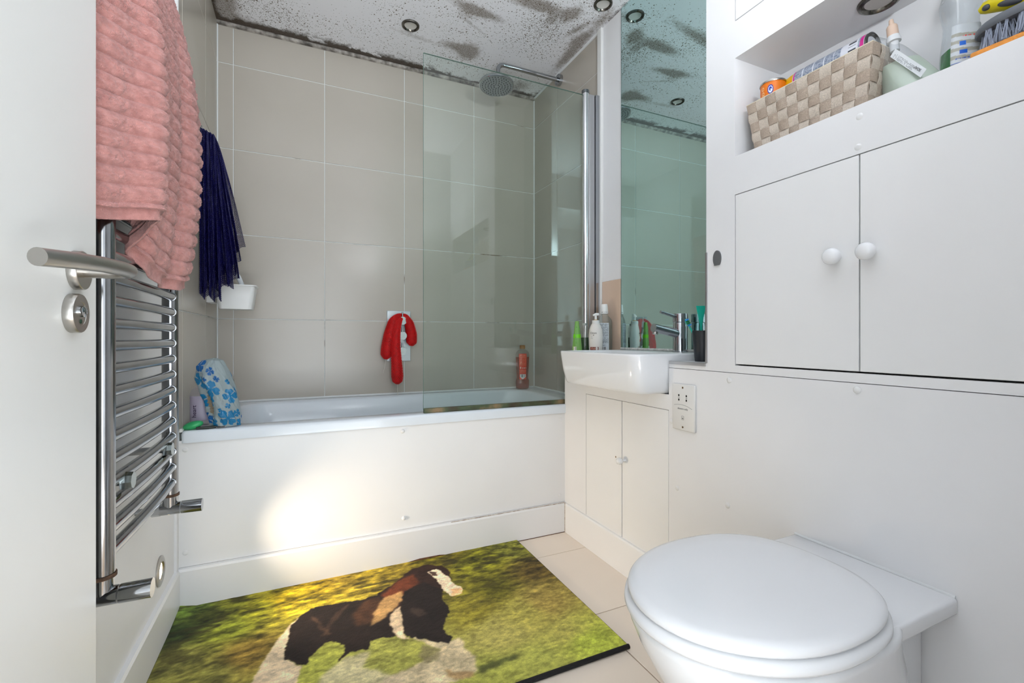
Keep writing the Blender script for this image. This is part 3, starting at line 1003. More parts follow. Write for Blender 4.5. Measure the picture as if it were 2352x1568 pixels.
HORSE = {
    'hind': [(-0.011, 1.58), (-0.038, 1.538), (-0.071, 1.475), (-0.095, 1.397), (-0.119, 1.328), (-0.138, 1.204), (-0.03, 1.155), (-0.01, 1.278), (-0.002, 1.34), (-0.037, 1.38), (-0.043, 1.422), (-0.035, 1.486)],
    'hind2': [(0.036, 1.27), (0.104, 1.326), (0.172, 1.323), (0.148, 1.269), (0.239, 1.178), (0.189, 1.081), (0.042, 1.148)],
    'fore': [(0.286, 1.339), (0.386, 1.271), (0.421, 1.277), (0.419, 1.23), (0.432, 1.183), (0.418, 1.13), (0.391, 1.112), (0.34, 1.117), (0.272, 1.043), (0.152, 1.097), (0.188, 1.2), (0.277, 1.217), (0.352, 1.247), (0.318, 1.291)],
    'shadow': [(0.311, 1.29), (0.353, 1.25), (0.334, 1.211), (0.298, 1.211), (0.292, 1.249)],
    'body': [(-0.011, 1.573), (0.033, 1.611), (0.091, 1.608), (0.135, 1.599), (0.19, 1.593), (0.226, 1.599), (0.274, 1.64), (0.319, 1.61), (0.313, 1.472), (0.284, 1.366), (0.239, 1.36), (0.181, 1.366), (0.166, 1.336), (0.128, 1.344), (0.085, 1.316), (0.108, 1.347), (0.11, 1.382), (0.08, 1.412), (0.055, 1.411), (0.034, 1.387), (0.006, 1.342), (-0.007, 1.348), (-0.041, 1.381), (-0.044, 1.423), (-0.037, 1.48), (-0.032, 1.536)],
    'neck': [(0.236, 1.6), (0.308, 1.662), (0.376, 1.725), (0.439, 1.737), (0.487, 1.704), (0.497, 1.652), (0.489, 1.595), (0.454, 1.542), (0.44, 1.524), (0.422, 1.489), (0.344, 1.484), (0.294, 1.481), (0.255, 1.498)],
    'mane': [(0.242, 1.591), (0.307, 1.656), (0.369, 1.69), (0.384, 1.627), (0.326, 1.571), (0.271, 1.55)],
    'blond': [(0.247, 1.575), (0.316, 1.593), (0.315, 1.552), (0.269, 1.497), (0.228, 1.456), (0.184, 1.434), (0.205, 1.496)],
    'chest': [(0.323, 1.584), (0.396, 1.615), (0.444, 1.537), (0.427, 1.507), (0.422, 1.487), (0.431, 1.442), (0.427, 1.404), (0.403, 1.371), (0.379, 1.311), (0.402, 1.289), (0.38, 1.262), (0.349, 1.282), (0.322, 1.315), (0.287, 1.329), (0.273, 1.359), (0.285, 1.418), (0.292, 1.5)],
    'stripe': [(0.289, 1.507), (0.283, 1.419), (0.271, 1.361), (0.281, 1.33), (0.252, 1.348), (0.243, 1.425), (0.261, 1.485)],
    'face': [(0.42, 1.681), (0.464, 1.685), (0.48, 1.636), (0.491, 1.562), (0.507, 1.518), (0.491, 1.489), (0.46, 1.489), (0.448, 1.526), (0.44, 1.585), (0.437, 1.645)],
    'nose': [(0.471, 1.534), (0.506, 1.524), (0.494, 1.488), (0.46, 1.489)],
    'eye': [(0.431, 1.679), (0.456, 1.661), (0.453, 1.638), (0.439, 1.645)],
    'hoof': [(0.342, 1.163), (0.41, 1.132), (0.406, 1.111), (0.369, 1.113), (0.341, 1.133)],
    'streak': [(0.422, 1.14), (0.549, 1.143), (0.53, 1.127), (0.417, 1.115)],
    'streakL': [(0.033, 1.573), (0.05, 1.519), (0.077, 1.45), (0.067, 1.443), (0.041, 1.509), (0.027, 1.553)],
    'streak2': [(0.134, 1.591), (0.081, 1.528), (0.051, 1.451), (0.059, 1.443), (0.093, 1.511), (0.141, 1.582)],
    'glint': [(0.322, 1.481), (0.346, 1.465), (0.364, 1.423), (0.335, 1.417), (0.316, 1.45)],
    'saddle': [(0.19, 1.587), (0.234, 1.584), (0.245, 1.516), (0.189, 1.455), (0.15, 1.449), (0.145, 1.524)],
}
LAYERS = [('streak', (62, 66, 34), 6, 0.8), ('hind2', (196, 182, 152), 8, 0.75), ('fore', (206, 186, 152), 5, 0.92), ('shadow', (128, 118, 82), 6, 0.8),
          ('hind', (220, 196, 160), 2, 1.0), ('body', (34, 24, 20), 1, 1.0), ('saddle', (92, 58, 36), 14, 0.7), ('streakL', (104, 74, 54), 3, 0.5), ('streak2', (104, 74, 56), 3, 0.45),
          ('neck', (46, 28, 22), 2, 1.0), ('mane', (122, 58, 30), 7, 0.75), ('blond', (206, 160, 100), 4, 0.9), ('stripe', (224, 196, 158), 2, 1.0), ('chest', (30, 22, 20), 1, 1.0),
          ('glint', (74, 58, 50), 6, 0.6), ('face', (238, 214, 180), 1, 1.0), ('nose', (226, 164, 104), 3, 0.7), ('eye', (60, 40, 32), 1, 0.9), ('hoof', (158, 122, 76), 4, 0.7)]

# ------------------------------------------------------------------ printed surfaces


def print_material(name, rough=0.5, bump=0.0, bscale=300, trans=0.0, sheen=0.0):
    m, nt, b = principled(name)
    a = nt.nodes.new('ShaderNodeAttribute')
    a.attribute_name = 'print'
    nt.links.new(a.outputs['Color'], b.inputs['Base Color'])
    b.inputs['Roughness'].default_value = rough
    if bump:
        tc = nt.nodes.new('ShaderNodeTexCoord')
        n = nt.nodes.new('ShaderNodeTexNoise')
        n.inputs['Scale'].default_value = bscale
        n.inputs['Detail'].default_value = 3
        nt.links.new(tc.outputs['Object'], n.inputs['Vector'])
        bp = nt.nodes.new('ShaderNodeBump')
        bp.inputs['Strength'].default_value = bump
        bp.inputs['Distance'].default_value = 0.003
        nt.links.new(n.outputs['Fac'], bp.inputs['Height'])
        nt.links.new(bp.outputs[0], b.inputs['Normal'])
        # fibres: slight grain in the colour
        mx = nt.nodes.new('ShaderNodeMixRGB')
        mx.blend_type = 'MULTIPLY'
        mx.inputs[0].default_value = 0.35
        r = nt.nodes.new('ShaderNodeValToRGB')
        r.color_ramp.elements[0].position = 0.3
        r.color_ramp.elements[0].color = (0.5, 0.5, 0.5, 1)
        r.color_ramp.elements[1].position = 0.6
        nt.links.new(n.outputs['Fac'], r.inputs[0])
        nt.links.new(a.outputs['Color'], mx.inputs[1])
        nt.links.new(r.outputs[0], mx.inputs[2])
        nt.links.new(mx.outputs[0], b.inputs['Base Color'])
    if trans:
        tl_ = nt.nodes.new('ShaderNodeBsdfTranslucent')
        nt.links.new(a.outputs['Color'], tl_.inputs[0])
        tp = nt.nodes.new('ShaderNodeBsdfTransparent')
        m1 = nt.nodes.new('ShaderNodeMixShader')
        m1.inputs[0].default_value = 0.4
        nt.links.new(b.outputs[0], m1.inputs[1])
        nt.links.new(tl_.outputs[0], m1.inputs[2])
        m2 = nt.nodes.new('ShaderNodeMixShader')
        m2.inputs[0].default_value = trans
        nt.links.new(m1.outputs[0], m2.inputs[1])
        nt.links.new(tp.outputs[0], m2.inputs[2])
        nt.links.new(m2.outputs[0], nt.nodes['Material Output'].inputs[0])
    return m


PRINT = print_material('printed_label', 0.4)


class Canvas:
    """a small flat print, painted in numpy and carried by the label's vertices; u right, v up, both 0..1"""

    def __init__(self, w, h, bg):
        self.w, self.h = w, h
        self.u, self.v = np.meshgrid(np.linspace(0, 1, w), np.linspace(0, 1, h))
        self.c = np.ones((h, w, 4))
        self.c[:] = lin(bg)

    def fill(self, mask, col, a=1.0):
        k = np.clip(np.asarray(mask, dtype=float), 0, 1)[..., None] * a
        self.c = self.c * (1 - k) + np.array(lin(col)) * k
        return self

    def rect(self, u0, u1, v0, v1, col, a=1.0):
        return self.fill((self.u >= u0) & (self.u <= u1) & (self.v >= v0) & (self.v <= v1), col, a)

    def oval(self, u, v, ru, rv, col, a=1.0):
        return self.fill(((self.u - u) / ru) ** 2 + ((self.v - v) / rv) ** 2 <= 1, col, a)

    def lines(self, u0, u1, v0, v1, n, col, a=0.8, seed=1):
        r = np.random.default_rng(seed)
        k = np.floor((self.v - v0) / (v1 - v0) * n)
        f = (self.v - v0) / (v1 - v0) * n - k
        word = vnoise(self.u * 55, k * 3.7, seed) > 0.38
        return self.fill((self.u >= u0) & (self.u <= u1) & (self.v >= v0) & (self.v < v1) & (f > 0.35) & word, col, a)

    def bars(self, u0, u1, v0, v1, n, col=(30, 30, 34), seed=4):
        self.rect(u0, u1, v0, v1, (235, 235, 235))
        return self.fill((self.u >= u0) & (self.u <= u1) & (self.v >= v0) & (self.v <= v1) & (vnoise((self.u - u0) / (u1 - u0) * n, self.u * 0, seed) > 0.5), col, 0.9)

    def make(self, name, fn, parent, material=None, closed=False):
        P = np.array([fn(a, b) for a, b in zip(self.u.ravel(), self.v.ravel())])
        return grid_mesh(name, P, self.w, self.h, material or PRINT, parent, closed_u=closed, col=self.c.reshape(-1, 4))


def in_poly(x, y, pts):
    inside = np.zeros(x.shape, bool)
    n = len(pts)
    for i in range(n):
        x1, y1 = pts[i]
        x2, y2 = pts[(i + 1) % n]
        cond = ((y1 > y) != (y2 > y))
        with np.errstate(divide='ignore', invalid='ignore'):
            t = (x2 - x1) * (y - y1) / (y2 - y1) + x1
        inside ^= cond & (x < t)
    return inside


def blur(a, n=1):
    for _ in range(n):
        p = np.pad(a, 1, mode='edge')
        a = (p[:-2, 1:-1] + p[2:, 1:-1] + p[1:-1, :-2] + p[1:-1, 2:] + 2 * a) / 6
    return a


# ------------------------------------------------------------------ horse mat
def horse_mat():
    X0, X1, Y0, Y1 = -0.364, 0.842, 1.040, 1.786
    nx, ny = 460, 300
    xs, ys = np.meshgrid(np.linspace(X0, X1, nx), np.linspace(Y0, Y1, ny))
    # grass: colour anchors spread over the mat (metres), blended, then broken up with tufts
    A = ANCHORS
    num = np.zeros(xs.shape + (3,))
    den = np.zeros(xs.shape)
    wx = xs + 0.05 * (fbm(xs * 9, ys * 9, 5) - 0.5)
    wy = ys + 0.06 * (fbm(xs * 9, ys * 9, 6) - 0.5)
    for ax, ay, col in A:
        w = 1.0 / ((wx - ax) ** 2 + (wy - ay) ** 2 + 0.0012) ** 2
        num += w[..., None] * np.array(col, dtype=float)
        den += w
    c = num / den[..., None]
    tuft = fbm(xs * 26, ys * 60, 11, 5)
    fine = fbm(xs * 90, ys * 150, 23, 3)
    far = np.clip((ys - 1.25) / 0.35, 0, 1)
    k = 1 + (0.25 + 0.85 * far) * (tuft - 0.5) * 1.5 + (fine - 0.5) * 0.5
    c = c * np.clip(k, 0.3, 1.7)[..., None]
    dk = np.clip((fbm(xs * 15, ys * 34, 41, 4) - 0.60) * 7, 0, 1) * far * 0.7
    c = c * (1 - dk[..., None]) + np.array([48, 44, 22.0]) * dk[..., None]
    jit = 0.008
    px = xs + jit * (fbm(xs * 60, ys * 60, 31) - 0.5) * 2
    py = ys + jit * (fbm(xs * 60, ys * 60, 37) - 0.5) * 2
    for key, col, soft, a in LAYERS:
        m = in_poly(px, py, HORSE[key]).astype(float)
        m = blur(m, soft) * a
        g = (1 + (fbm(xs * 22, ys * 22, 51) - 0.5) * 0.5 + (fine - 0.5) * 0.35)[..., None]
        c = c * (1 - m[..., None]) + np.array(col, dtype=float) * g * m[..., None]
    c = np.clip(c * 1.14, 4, 255) / 255.0
    L_ = np.where(c <= 0.04045, c / 12.92, ((c + 0.055) / 1.055) ** 2.4)
    col = np.concatenate([L_, np.ones(xs.shape + (1,))], -1)
    z = 0.0085 + 0.0012 * (fine - 0.5) + 0.010 * np.clip(1 - (xs - X0) / 0.05, 0, 1) * np.clip((ys - 1.70) / 0.08, 0, 1)
    co = np.stack([xs, ys, z], -1).reshape(-1, 3)
    r = root('bath_mat', (0.24, 1.41, 0.0), 'printed bath mat showing a running black and white horse on grass', 'bath mat')
    PILE = print_material('printed_mat_pile', 0.95, 0.5, 260)
    grid_mesh('pile', co, nx, ny, PILE, r, col=col.reshape(-1, 4))
    B().box(X0, X1, Y0, Y1, 0.0012, 0.0065).done('backing', mat('mat_backing', (40, 38, 36), 0.9), r, smooth=False)
    bind = mat('black_binding', (20, 19, 20), 0.85, bump=0.6, bscale=400)
    for p, q in (((X0, Y0), (X0, Y1)), ((X0, Y0), (X1, Y0)), ((X1, Y0), (X1, Y1)), ((X0, Y1), (X1, Y1))):
        rr = 0.0035 if p[1] == Y1 or p[0] == X1 else 0.0065
        n = 24
        path = [(p[0] + (q[0] - p[0]) * i / n, p[1] + (q[1] - p[1]) * i / n, rr + 0.001 + (0.006 if (p[0] == X0 and q[0] == X0) else 0) * max(0, i - 20) / 4) for i in range(n + 1)]
        B().tube(path, rr, 10).done('binding', bind, r)


horse_mat()

# ------------------------------------------------------------------ towel
def towel():
    Hs = [(-0.336, 0.905, 1.066), (-0.326, 0.886, 1.064), (-0.302, 0.884, 1.062), (-0.281, 0.905, 1.064), (-0.252, 0.940, 1.074), (-0.231, 0.975, 1.087), (-0.236, 1.004, 1.085), (-0.262, 1.030, 1.060),
          (-0.286, 1.060, 1.030), (-0.279, 1.100, 1.004), (-0.264, 1.180, 0.988), (-0.256, 1.260, 0.988), (-0.262, 1.335, 1.004)]
    Hs = np.array(Hs)
    seg = np.r_[0, np.cumsum(np.linalg.norm(np.diff(Hs, axis=0), axis=1))]
    seg /= seg[-1]
    nu, nv = 230, 700
    s = np.linspace(0, 1, nu)
    # smooth hem curve
    hem = np.stack([np.interp(s, seg, Hs[:, k]) for k in range(3)], -1)
    for _ in range(60):
        hem[1:-1] = (hem[:-2] + 2 * hem[1:-1] + hem[2:]) / 4
    top = np.stack([np.full(nu, -0.283), 0.884 + (1.335 - 0.884) * s, np.full(nu, 1.672)], -1)
    lf = 0.68
    lb = 0.55
    tot = lf + lb + 0.05
    t = np.r_[np.linspace(0, lf, nv - 90), np.linspace(lf, tot, 91)[1:]]      # arc length from the front hem up, over the rail and down the back
    P = np.zeros((nv, nu, 3))
    for j, tt in enumerate(t):
        if tt <= lf:
            w = 1 - tt / lf              # 1 at hem, 0 at top
            e = w ** 0.8
            p = top * (1 - e) + hem * e
            p[:, 2] = top[:, 2] * (1 - w) + hem[:, 2] * w
            bul = math.sin(math.pi * min(1, w * 1.02)) ** 0.8
            p[:, 0] += bul * (0.004 + 0.032 * np.clip((s - 0.35) / 0.5, 0, 1) + 0.012 * np.exp(-((s - 0.28) / 0.12) ** 2))
            p[:, 0] += 0.0075 * np.sin(s * 2 * math.pi * 3.3 + 1.0 + 0.6 * w) * min(1, w * 2.2)
            p[:, 0] += 0.004 * np.sin(s * 2 * math.pi * 7.1 + 2.0 * w) * min(1, w * 2)
            P[j] = p
        elif tt <= lf + 0.05:
            a = (tt - lf) / 0.05 * math.pi
            P[j] = top
            P[j, :, 0] += -0.016 + 0.016 * math.cos(a)
            P[j, :, 2] += 0.014 * math.sin(a)
        else:
            w = (tt - lf - 0.05)
            P[j] = top
            P[j, :, 0] += -0.032
            P[j, :, 1] = 0.925 + (1.33 - 0.925) * s
            P[j, :, 2] -= w
            P[j, :, 0] += 0.002 * np.sin(s * 19)
    du = np.gradient(P, axis=1)
    dv = np.gradient(P, axis=0)
    N = np.cross(du, dv)
    N /= np.linalg.norm(N, axis=-1, keepdims=True) + 1e-9
    if N[100, 100, 0] < 0:
        N = -N
    Sg, Tg = np.meshgrid(s, t)
    ph = (Tg + 0.0015 * (fbm(Sg * 9, Tg * 9, 3) - 0.5)) / 0.0325
    rib = np.abs(np.sin(math.pi * ph)) ** 0.5
    fz = fbm(Sg * 150, Tg * 260, 8, 3) - 0.5
    clump = vnoise(Sg * 95, Tg * 170, 19) - 0.5
    hemm = (Tg > 0.022) & (np.abs(Tg - tot) > 0.02)
    disp = np.where(hemm, 0.0082 * rib + 0.0046 * fz * (0.2 + rib) + 0.0022 * clump * rib, 0.0012 * fz)
    P = P + N * disp[..., None]
    TOW = mat('pink_terry', (177, 120, 114), 0.95, var=0.10, vscale=70, bump=1.0, bscale=650, var2=(196, 138, 131))
    TOW.node_tree.nodes['Principled BSDF'].inputs['Sheen Weight'].default_value = 0.25
    o = grid_mesh('cloth', P.reshape(-1, 3), nu, nv, TOW)
    md = o.modifiers.new('thickness', 'SOLIDIFY')
    md.thickness = 0.0045
    md.offset = -1
    r = root('towel', (-0.28, 1.13, 1.0), 'pink ribbed terry towel hanging over the chrome radiator', 'towel')
    o.parent = r
    o.matrix_parent_inverse = wmat(r).inverted()


towel()


# ------------------------------------------------------------------ nets
def net_layer(name, fn, nu, nv, thick, material, parent, closed=False):
    """diamond mesh: fn(u,v) in 0..1; thread made with a wireframe modifier"""
    vs = []
    idx = {}

    def vid(i, j):
        if closed:
            i = i % (2 * nu)
        if (i, j) not in idx:
            idx[(i, j)] = len(vs)
            vs.append(fn(i / (2.0 * nu), j / (2.0 * nv)))
        return idx[(i, j)]
    fs = []
    for j in range(0, 2 * nv - 1):
        for i in range(1 + (j % 2), (2 * nu + (1 if closed else 0)) - (0 if closed else 0), 2):
            if not closed and (i - 1 < 0 or i + 1 > 2 * nu):
                continue
            if j + 2 > 2 * nv:
                continue
            fs.append((vid(i, j), vid(i + 1, j + 1), vid(i, j + 2), vid(i - 1, j + 1)))
    me = bpy.data.meshes.new(name)
    me.from_pydata(vs, [], fs)
    me.materials.append(material)
    me.update()
    o = bpy.data.objects.new(name, me)
    put(o, parent)
    md = o.modifiers.new('thread', 'WIREFRAME')
    md.thickness = thick
    md.use_boundary = True
    md.use_even_offset = False
    return o


NAVY = mat('navy_nylon', (8, 6, 74), 0.5)
nav = root('bath_net', (-0.36, 2.15, 1.03), 'dark navy net sponge cloth hanging from a hook by the tiled corner', 'net')


def navy(layer):
    spec = [(-0.367, -0.222, 1.235, 1.245, 0.0, 2.165), (-0.368, -0.236, 1.13, 1.185, 0.8, 2.150), (-0.368, -0.236, 1.07, 1.115, 1.7, 2.135), (-0.369, -0.300, 1.045, 1.03, 2.5, 2.120), (-0.369, -0.262, 1.06, 1.09, 3.3, 2.128), (-0.369, -0.250, 1.10, 1.15, 4.4, 2.143)][layer]
    xa, xb, zl, zr, ph, y0 = spec

    def fn(u, v):
        w = v ** 0.85
        top_x = -0.3585 + u * (0.046 + 0.0 * layer)
        x = top_x * (1 - w) + (max(xa, -0.3575 - 0.0) + u * (xb - xa)) * w
        ztop = 1.697 - 0.022 * u
        zb = zl + (zr - zl) * u + 0.012 * math.sin(u * 14 + ph)
        z = ztop * (1 - v) + zb * v
        amp = 0.006 + 0.020 * w
        y = y0 - 0.004 + amp * math.sin(u * 2 * math.pi * 4.2 + ph * 2) + 0.004 * math.sin(u * 40 + 9 * v)
        return (max(x, -0.3575), y, z)
    nv_ = [62, 74, 80, 84, 80, 76][layer]
    net_layer('net_fold', fn, 34, nv_, 0.0024, NAVY, nav)


for k in range(6):
    navy(k)
B().tube([(XLT + 0.001, 2.147, 1.715), (XLT + 0.004, 2.147, 1.715), (-0.355, 2.147, 1.690), (-0.350, 2.147, 1.688), (-0.346, 2.147, 1.697)], 0.0018, 8).done('hook', CHROME, nav)

RED = mat('red_nylon', (196, 8, 12), 0.6, var=0.25, vscale=60, bump=0.8, bscale=260)
REDN = mat('red_net_thread', (224, 22, 24), 0.5)
scrb = root('net_scrubber', (0.47, 2.476, 0.64), 'red net body scrubber looped over the shower valve knobs', 'scrubber')
lobes = [([(0.498, 2.477, 1.001), (0.468, 2.474, 0.999), (0.440, 2.470, 0.968), (0.423, 2.469, 0.90), (0.411, 2.470, 0.83), (0.403, 2.472, 0.785), (0.401, 2.474, 0.768)], [0.008, 0.015, 0.025, 0.031, 0.033, 0.028, 0.008]),
         ([(0.480, 2.452, 0.985), (0.463, 2.444, 0.962), (0.449, 2.440, 0.90), (0.448, 2.440, 0.82), (0.453, 2.442, 0.74), (0.457, 2.446, 0.68), (0.458, 2.450, 0.648), (0.458, 2.452, 0.637)], [0.008, 0.015, 0.021, 0.024, 0.027, 0.030, 0.025, 0.008]),
         ([(0.478, 2.477, 1.002), (0.505, 2.474, 0.995), (0.526, 2.471, 0.955), (0.537, 2.470, 0.90), (0.538, 2.472, 0.855), (0.536, 2.474, 0.838)], [0.008, 0.016, 0.024, 0.028, 0.027, 0.009])]


def smooth_path(pts, rr, n=26):
    P = np.array(pts)
    d = np.r_[0, np.cumsum(np.linalg.norm(np.diff(P, axis=0), axis=1))]
    q = np.linspace(0, d[-1], n)
    out = np.stack([np.interp(q, d, P[:, k]) for k in range(3)], -1)
    r2 = np.interp(q, d, rr)
    for _ in range(2):
        out[1:-1] = (out[:-2] + 2 * out[1:-1] + out[2:]) / 4
    return out, r2


for pts, rr in lobes:
    P, r2 = smooth_path(pts, rr)
    lb = B().tube([tuple(p) for p in P], list(r2 * 0.93), 18).done('lobe', RED, scrb)

    def fn(u, v, P=P, r2=r2):
        f = v * (len(P) - 1)
        i = min(int(f), len(P) - 2)
        k = f - i
        p = P[i] * (1 - k) + P[i + 1] * k
        r = r2[i] * (1 - k) + r2[i + 1] * k
        t = P[i + 1] - P[i]
        t = t / np.linalg.norm(t)
        y = np.array([0, 1.0, 0])
        y = y - t * t.dot(y)
        y /= np.linalg.norm(y)
        w = np.cross(t, y)
        a = 2 * math.pi * u
        q = p + (y * math.cos(a) + w * math.sin(a)) * r * 1.02
        return tuple(q)
    net_layer('net_skin', fn, 16, 26, 0.0016, REDN, lb, closed=True)
STR = mat('white_string', (225, 220, 210), 0.8)
B().tube([(0.458, 2.452, 0.640), (0.459, 2.455, 0.60), (0.463, 2.458, 0.565), (0.466, 2.456, 0.545)], 0.0014, 6).done('string', STR, scrb)
B().tube([(0.403, 2.474, 0.772), (0.399, 2.478, 0.74), (0.394, 2.482, 0.715), (0.388, 2.486, 0.695)], 0.0011, 6).done('string', STR, scrb)

# ------------------------------------------------------------------ corner caddy
cad = root('soap_caddy', (-0.26, 2.30, 1.0), 'white plastic corner caddy on the tiles behind the navy net', 'caddy')
b = B()
rings = [rrect(-0.318, -0.196, 2.245, 2.345, 0.018, 1.003), rrect(-0.328, -0.188, 2.238, 2.352, 0.020, 1.06), rrect(-0.332, -0.184, 2.235, 2.355, 0.020, 1.098),
         rrect(-0.337, -0.178, 2.230, 2.360, 0.022, 1.102), rrect(-0.337, -0.178, 2.230, 2.360, 0.022, 1.106), rrect(-0.328, -0.188, 2.239, 2.351, 0.018, 1.106), rrect(-0.324, -0.192, 2.243, 2.347, 0.018, 1.06), rrect(-0.314, -0.200, 2.249, 2.341, 0.016, 1.010)]
b.loft(rings)
b.done('tray', WHITEPL, cad, angle=50)
B().box(XLT - 0.0005, -0.336, 2.250, 2.345, 1.028, 1.10, 0.004).done('wall_plate', WHITEPL, cad, smooth=False)
bru = root('brush_handle', (-0.25, 2.30, 1.01), 'white plastic brush handle sticking out of the caddy', 'brush')
B().tube([(-0.215, 2.30, 1.022), (-0.235, 2.30, 1.10), (-0.252, 2.302, 1.145), (-0.262, 2.303, 1.165)], [0.009, 0.010, 0.010, 0.007], 12, flat=0.5).done('stem', mat('pale_plastic', (214, 218, 220), 0.35), bru)

# ------------------------------------------------------------------ things on the bath corner
def clover_cap():
    nu, nv = 190, 150
    U, Vv = np.meshgrid(np.linspace(0, 1, nu, endpoint=False), np.linspace(0, 1, nv))
    prof = np.array([  # v, z, cx, rx, ry, cy
        (0.00, 0.579, -0.236, 0.030, 0.024, 1.838), (0.05, 0.581, -0.236, 0.044, 0.034, 1.838), (0.16, 0.605, -0.240, 0.050, 0.040, 1.838), (0.34, 0.650, -0.250, 0.054, 0.042, 1.838),
        (0.52, 0.700, -0.262, 0.056, 0.043, 1.840), (0.70, 0.748, -0.275, 0.053, 0.040, 1.842), (0.84, 0.785, -0.281, 0.043, 0.033, 1.843), (0.93, 0.805, -0.278, 0.030, 0.023, 1.843), (1.0, 0.812, -0.272, 0.006, 0.005, 1.843)])
    g = [np.interp(Vv, prof[:, 0], prof[:, k]) for k in range(1, 6)]
    ang = U * 2 * math.pi
    # folds and the gathered mouth on the left front
    cr = 1 + 0.17 * (fbm(np.cos(ang) * 2.6 + 5, Vv * 7 + np.sin(ang) * 2.6, 4) - 0.5) * 2 - 0.10 * np.abs(vnoise(np.cos(ang) * 3 + 9 + Vv * 4, np.sin(ang) * 3 + Vv * 6, 8) - 0.5) * 2
    cr += 0.05 * np.sin(ang * 5 + Vv * 9) * np.sin(Vv * math.pi)
    mouth = np.exp(-((np.mod(ang, 2 * math.pi) - math.radians(212)) / 0.42) ** 2) * np.exp(-((Vv - 0.42) / 0.26) ** 2)
    cr -= 0.62 * mouth
    cr += 0.05 * mouth * np.sin(Vv * 150)
    x = g[1] + g[2] * np.cos(ang) * cr
    y = g[4] + g[3] * np.sin(ang) * cr
    z = g[0] + 0.004 * (fbm(ang * 3, Vv * 8, 14) - 0.5)
    x = np.maximum(x, XLT + 0.004)
    # print: blue clovers on milky plastic
    c = np.ones(U.shape + (4,))
    c[:] = lin((182, 196, 197))
    per = 0.33                                   # metres round
    px, py = U * per, Vv * 0.25
    spots = [(0.262, 0.045, 0.030), (0.235, 0.140, 0.026), (0.205, 0.030, 0.022), (0.285, 0.115, 0.022), (0.300, 0.060, 0.014), (0.215, 0.105, 0.020), (0.185, 0.165, 0.026),
             (0.245, 0.195, 0.014), (0.310, 0.020, 0.020), (0.160, 0.10, 0.026), (0.20, 0.215, 0.024), (0.27, 0.085, 0.009), (0.315, 0.13, 0.018), (0.17, 0.045, 0.020),
             (0.02, 0.05, 0.026), (0.05, 0.13, 0.028), (0.10, 0.07, 0.026), (0.01, 0.19, 0.022), (0.12, 0.17, 0.026), (0.08, 0.21, 0.02), (0.245, 0.075, 0.007), (0.225, 0.17, 0.007), (0.26, 0.17, 0.010), (0.29, 0.16, 0.009)]
    r_ = np.random.default_rng(3)
    for (sx, sy, rr) in spots:
        a0 = r_.uniform(0, 1.5)
        dx, dy = px - sx, py - sy
        R = np.hypot(dx, dy)
        th = np.arctan2(dy, dx) + a0
        q = np.abs(((th / (math.pi / 2)) % 1) - 0.5) * 2          # 0 mid-petal, 1 between petals
        petal = R < rr * (0.62 + 0.42 * np.sin(np.clip((1 - q) * 1.9, 0, math.pi)) - 0.12 * np.exp(-(q / 0.16) ** 2)) * np.where(q > 0.86, 0.25, 1)
        tone = (12, 138, 196) if r_.random() < 0.7 else (16, 108, 186)
        c[petal] = lin(tone)
    band = mouth > 0.60
    c[band] = lin((168, 150, 122))
    r = root('shower_bonnet', (-0.245, 1.838, 0.577), 'crumpled milky shower cap printed with blue clovers on the bath edge', 'shower cap')
    M = print_material('clover_plastic', 0.3, trans=0.12)
    grid_mesh('cap', np.stack([x, y, z], -1).reshape(-1, 3), nu, nv, M, r, closed_u=True, col=c.reshape(-1, 4))


clover_cap()
so = B()
so.sphere((-0.329, 1.821, 0.5908), 0.0295, 0.018, 0.0132, 28, 14, rot=Matrix.Rotation(math.radians(-14), 3, 'Y'))
tag(so.done('soap_bar', mat('green_soap', (52, 168, 104), 0.35, var=0.12, vscale=40, sub=0.1)), 'translucent green bar of soap on the left bath corner', 'soap')
dk = root('razor', (-0.300, 1.812, 0.578), 'small dark razor lying between the green soap and shower cap', 'razor')
B().tube([(-0.318, 1.806, 0.583), (-0.285, 1.810, 0.582), (-0.255, 1.812, 0.582)], [0.004, 0.005, 0.0035], 10).done('handle', mat('dark_bottle', (40, 46, 42), 0.4), dk)
B().box(-0.262, -0.232, 1.803, 1.817, 0.5785, 0.5855, 0.002).done('head', CHROME, dk, smooth=False)
LIL = clear_mat('clear_bottle_plastic', (0.93, 0.92, 0.94), 0.05, (214, 208, 220), 0.12)
tb = root('bottle', (-0.322, 1.907, 0.577), 'clear bottle with lilac label in the tiled corner behind the shower cap', 'bottle')
B().lathe([(0.026, 0), (0.031, 0.004), (0.032, 0.05), (0.032, 0.105), (0.028, 0.122), (0.018, 0.132), (0.012, 0.136)], (-0.322, 1.907, 0.577), 28, sy=0.8).done('body', LIL, tb)
cv = Canvas(40, 60, (176, 167, 186))
cv.make('label', lambda a, c: (-0.322 + 0.0326 * math.cos(math.radians(200 + 140 * a)), 1.907 + 0.0262 * math.sin(math.radians(200 + 140 * a)), 0.595 + 0.085 * c), tb)
text('lettering', 'heart', 0.020, (-0.331, 1.879, 0.628), (0.0, 0.0, 1), (-1, 0.35, 0), mat('purple_ink', (52, 34, 66), 0.6), tb)
B().lathe([(0.012, 0), (0.012, 0.016), (0.010, 0.018)], (-0.322, 1.907, 0.713), 16, sy=0.9).done('cap', WHITEPL, tb)

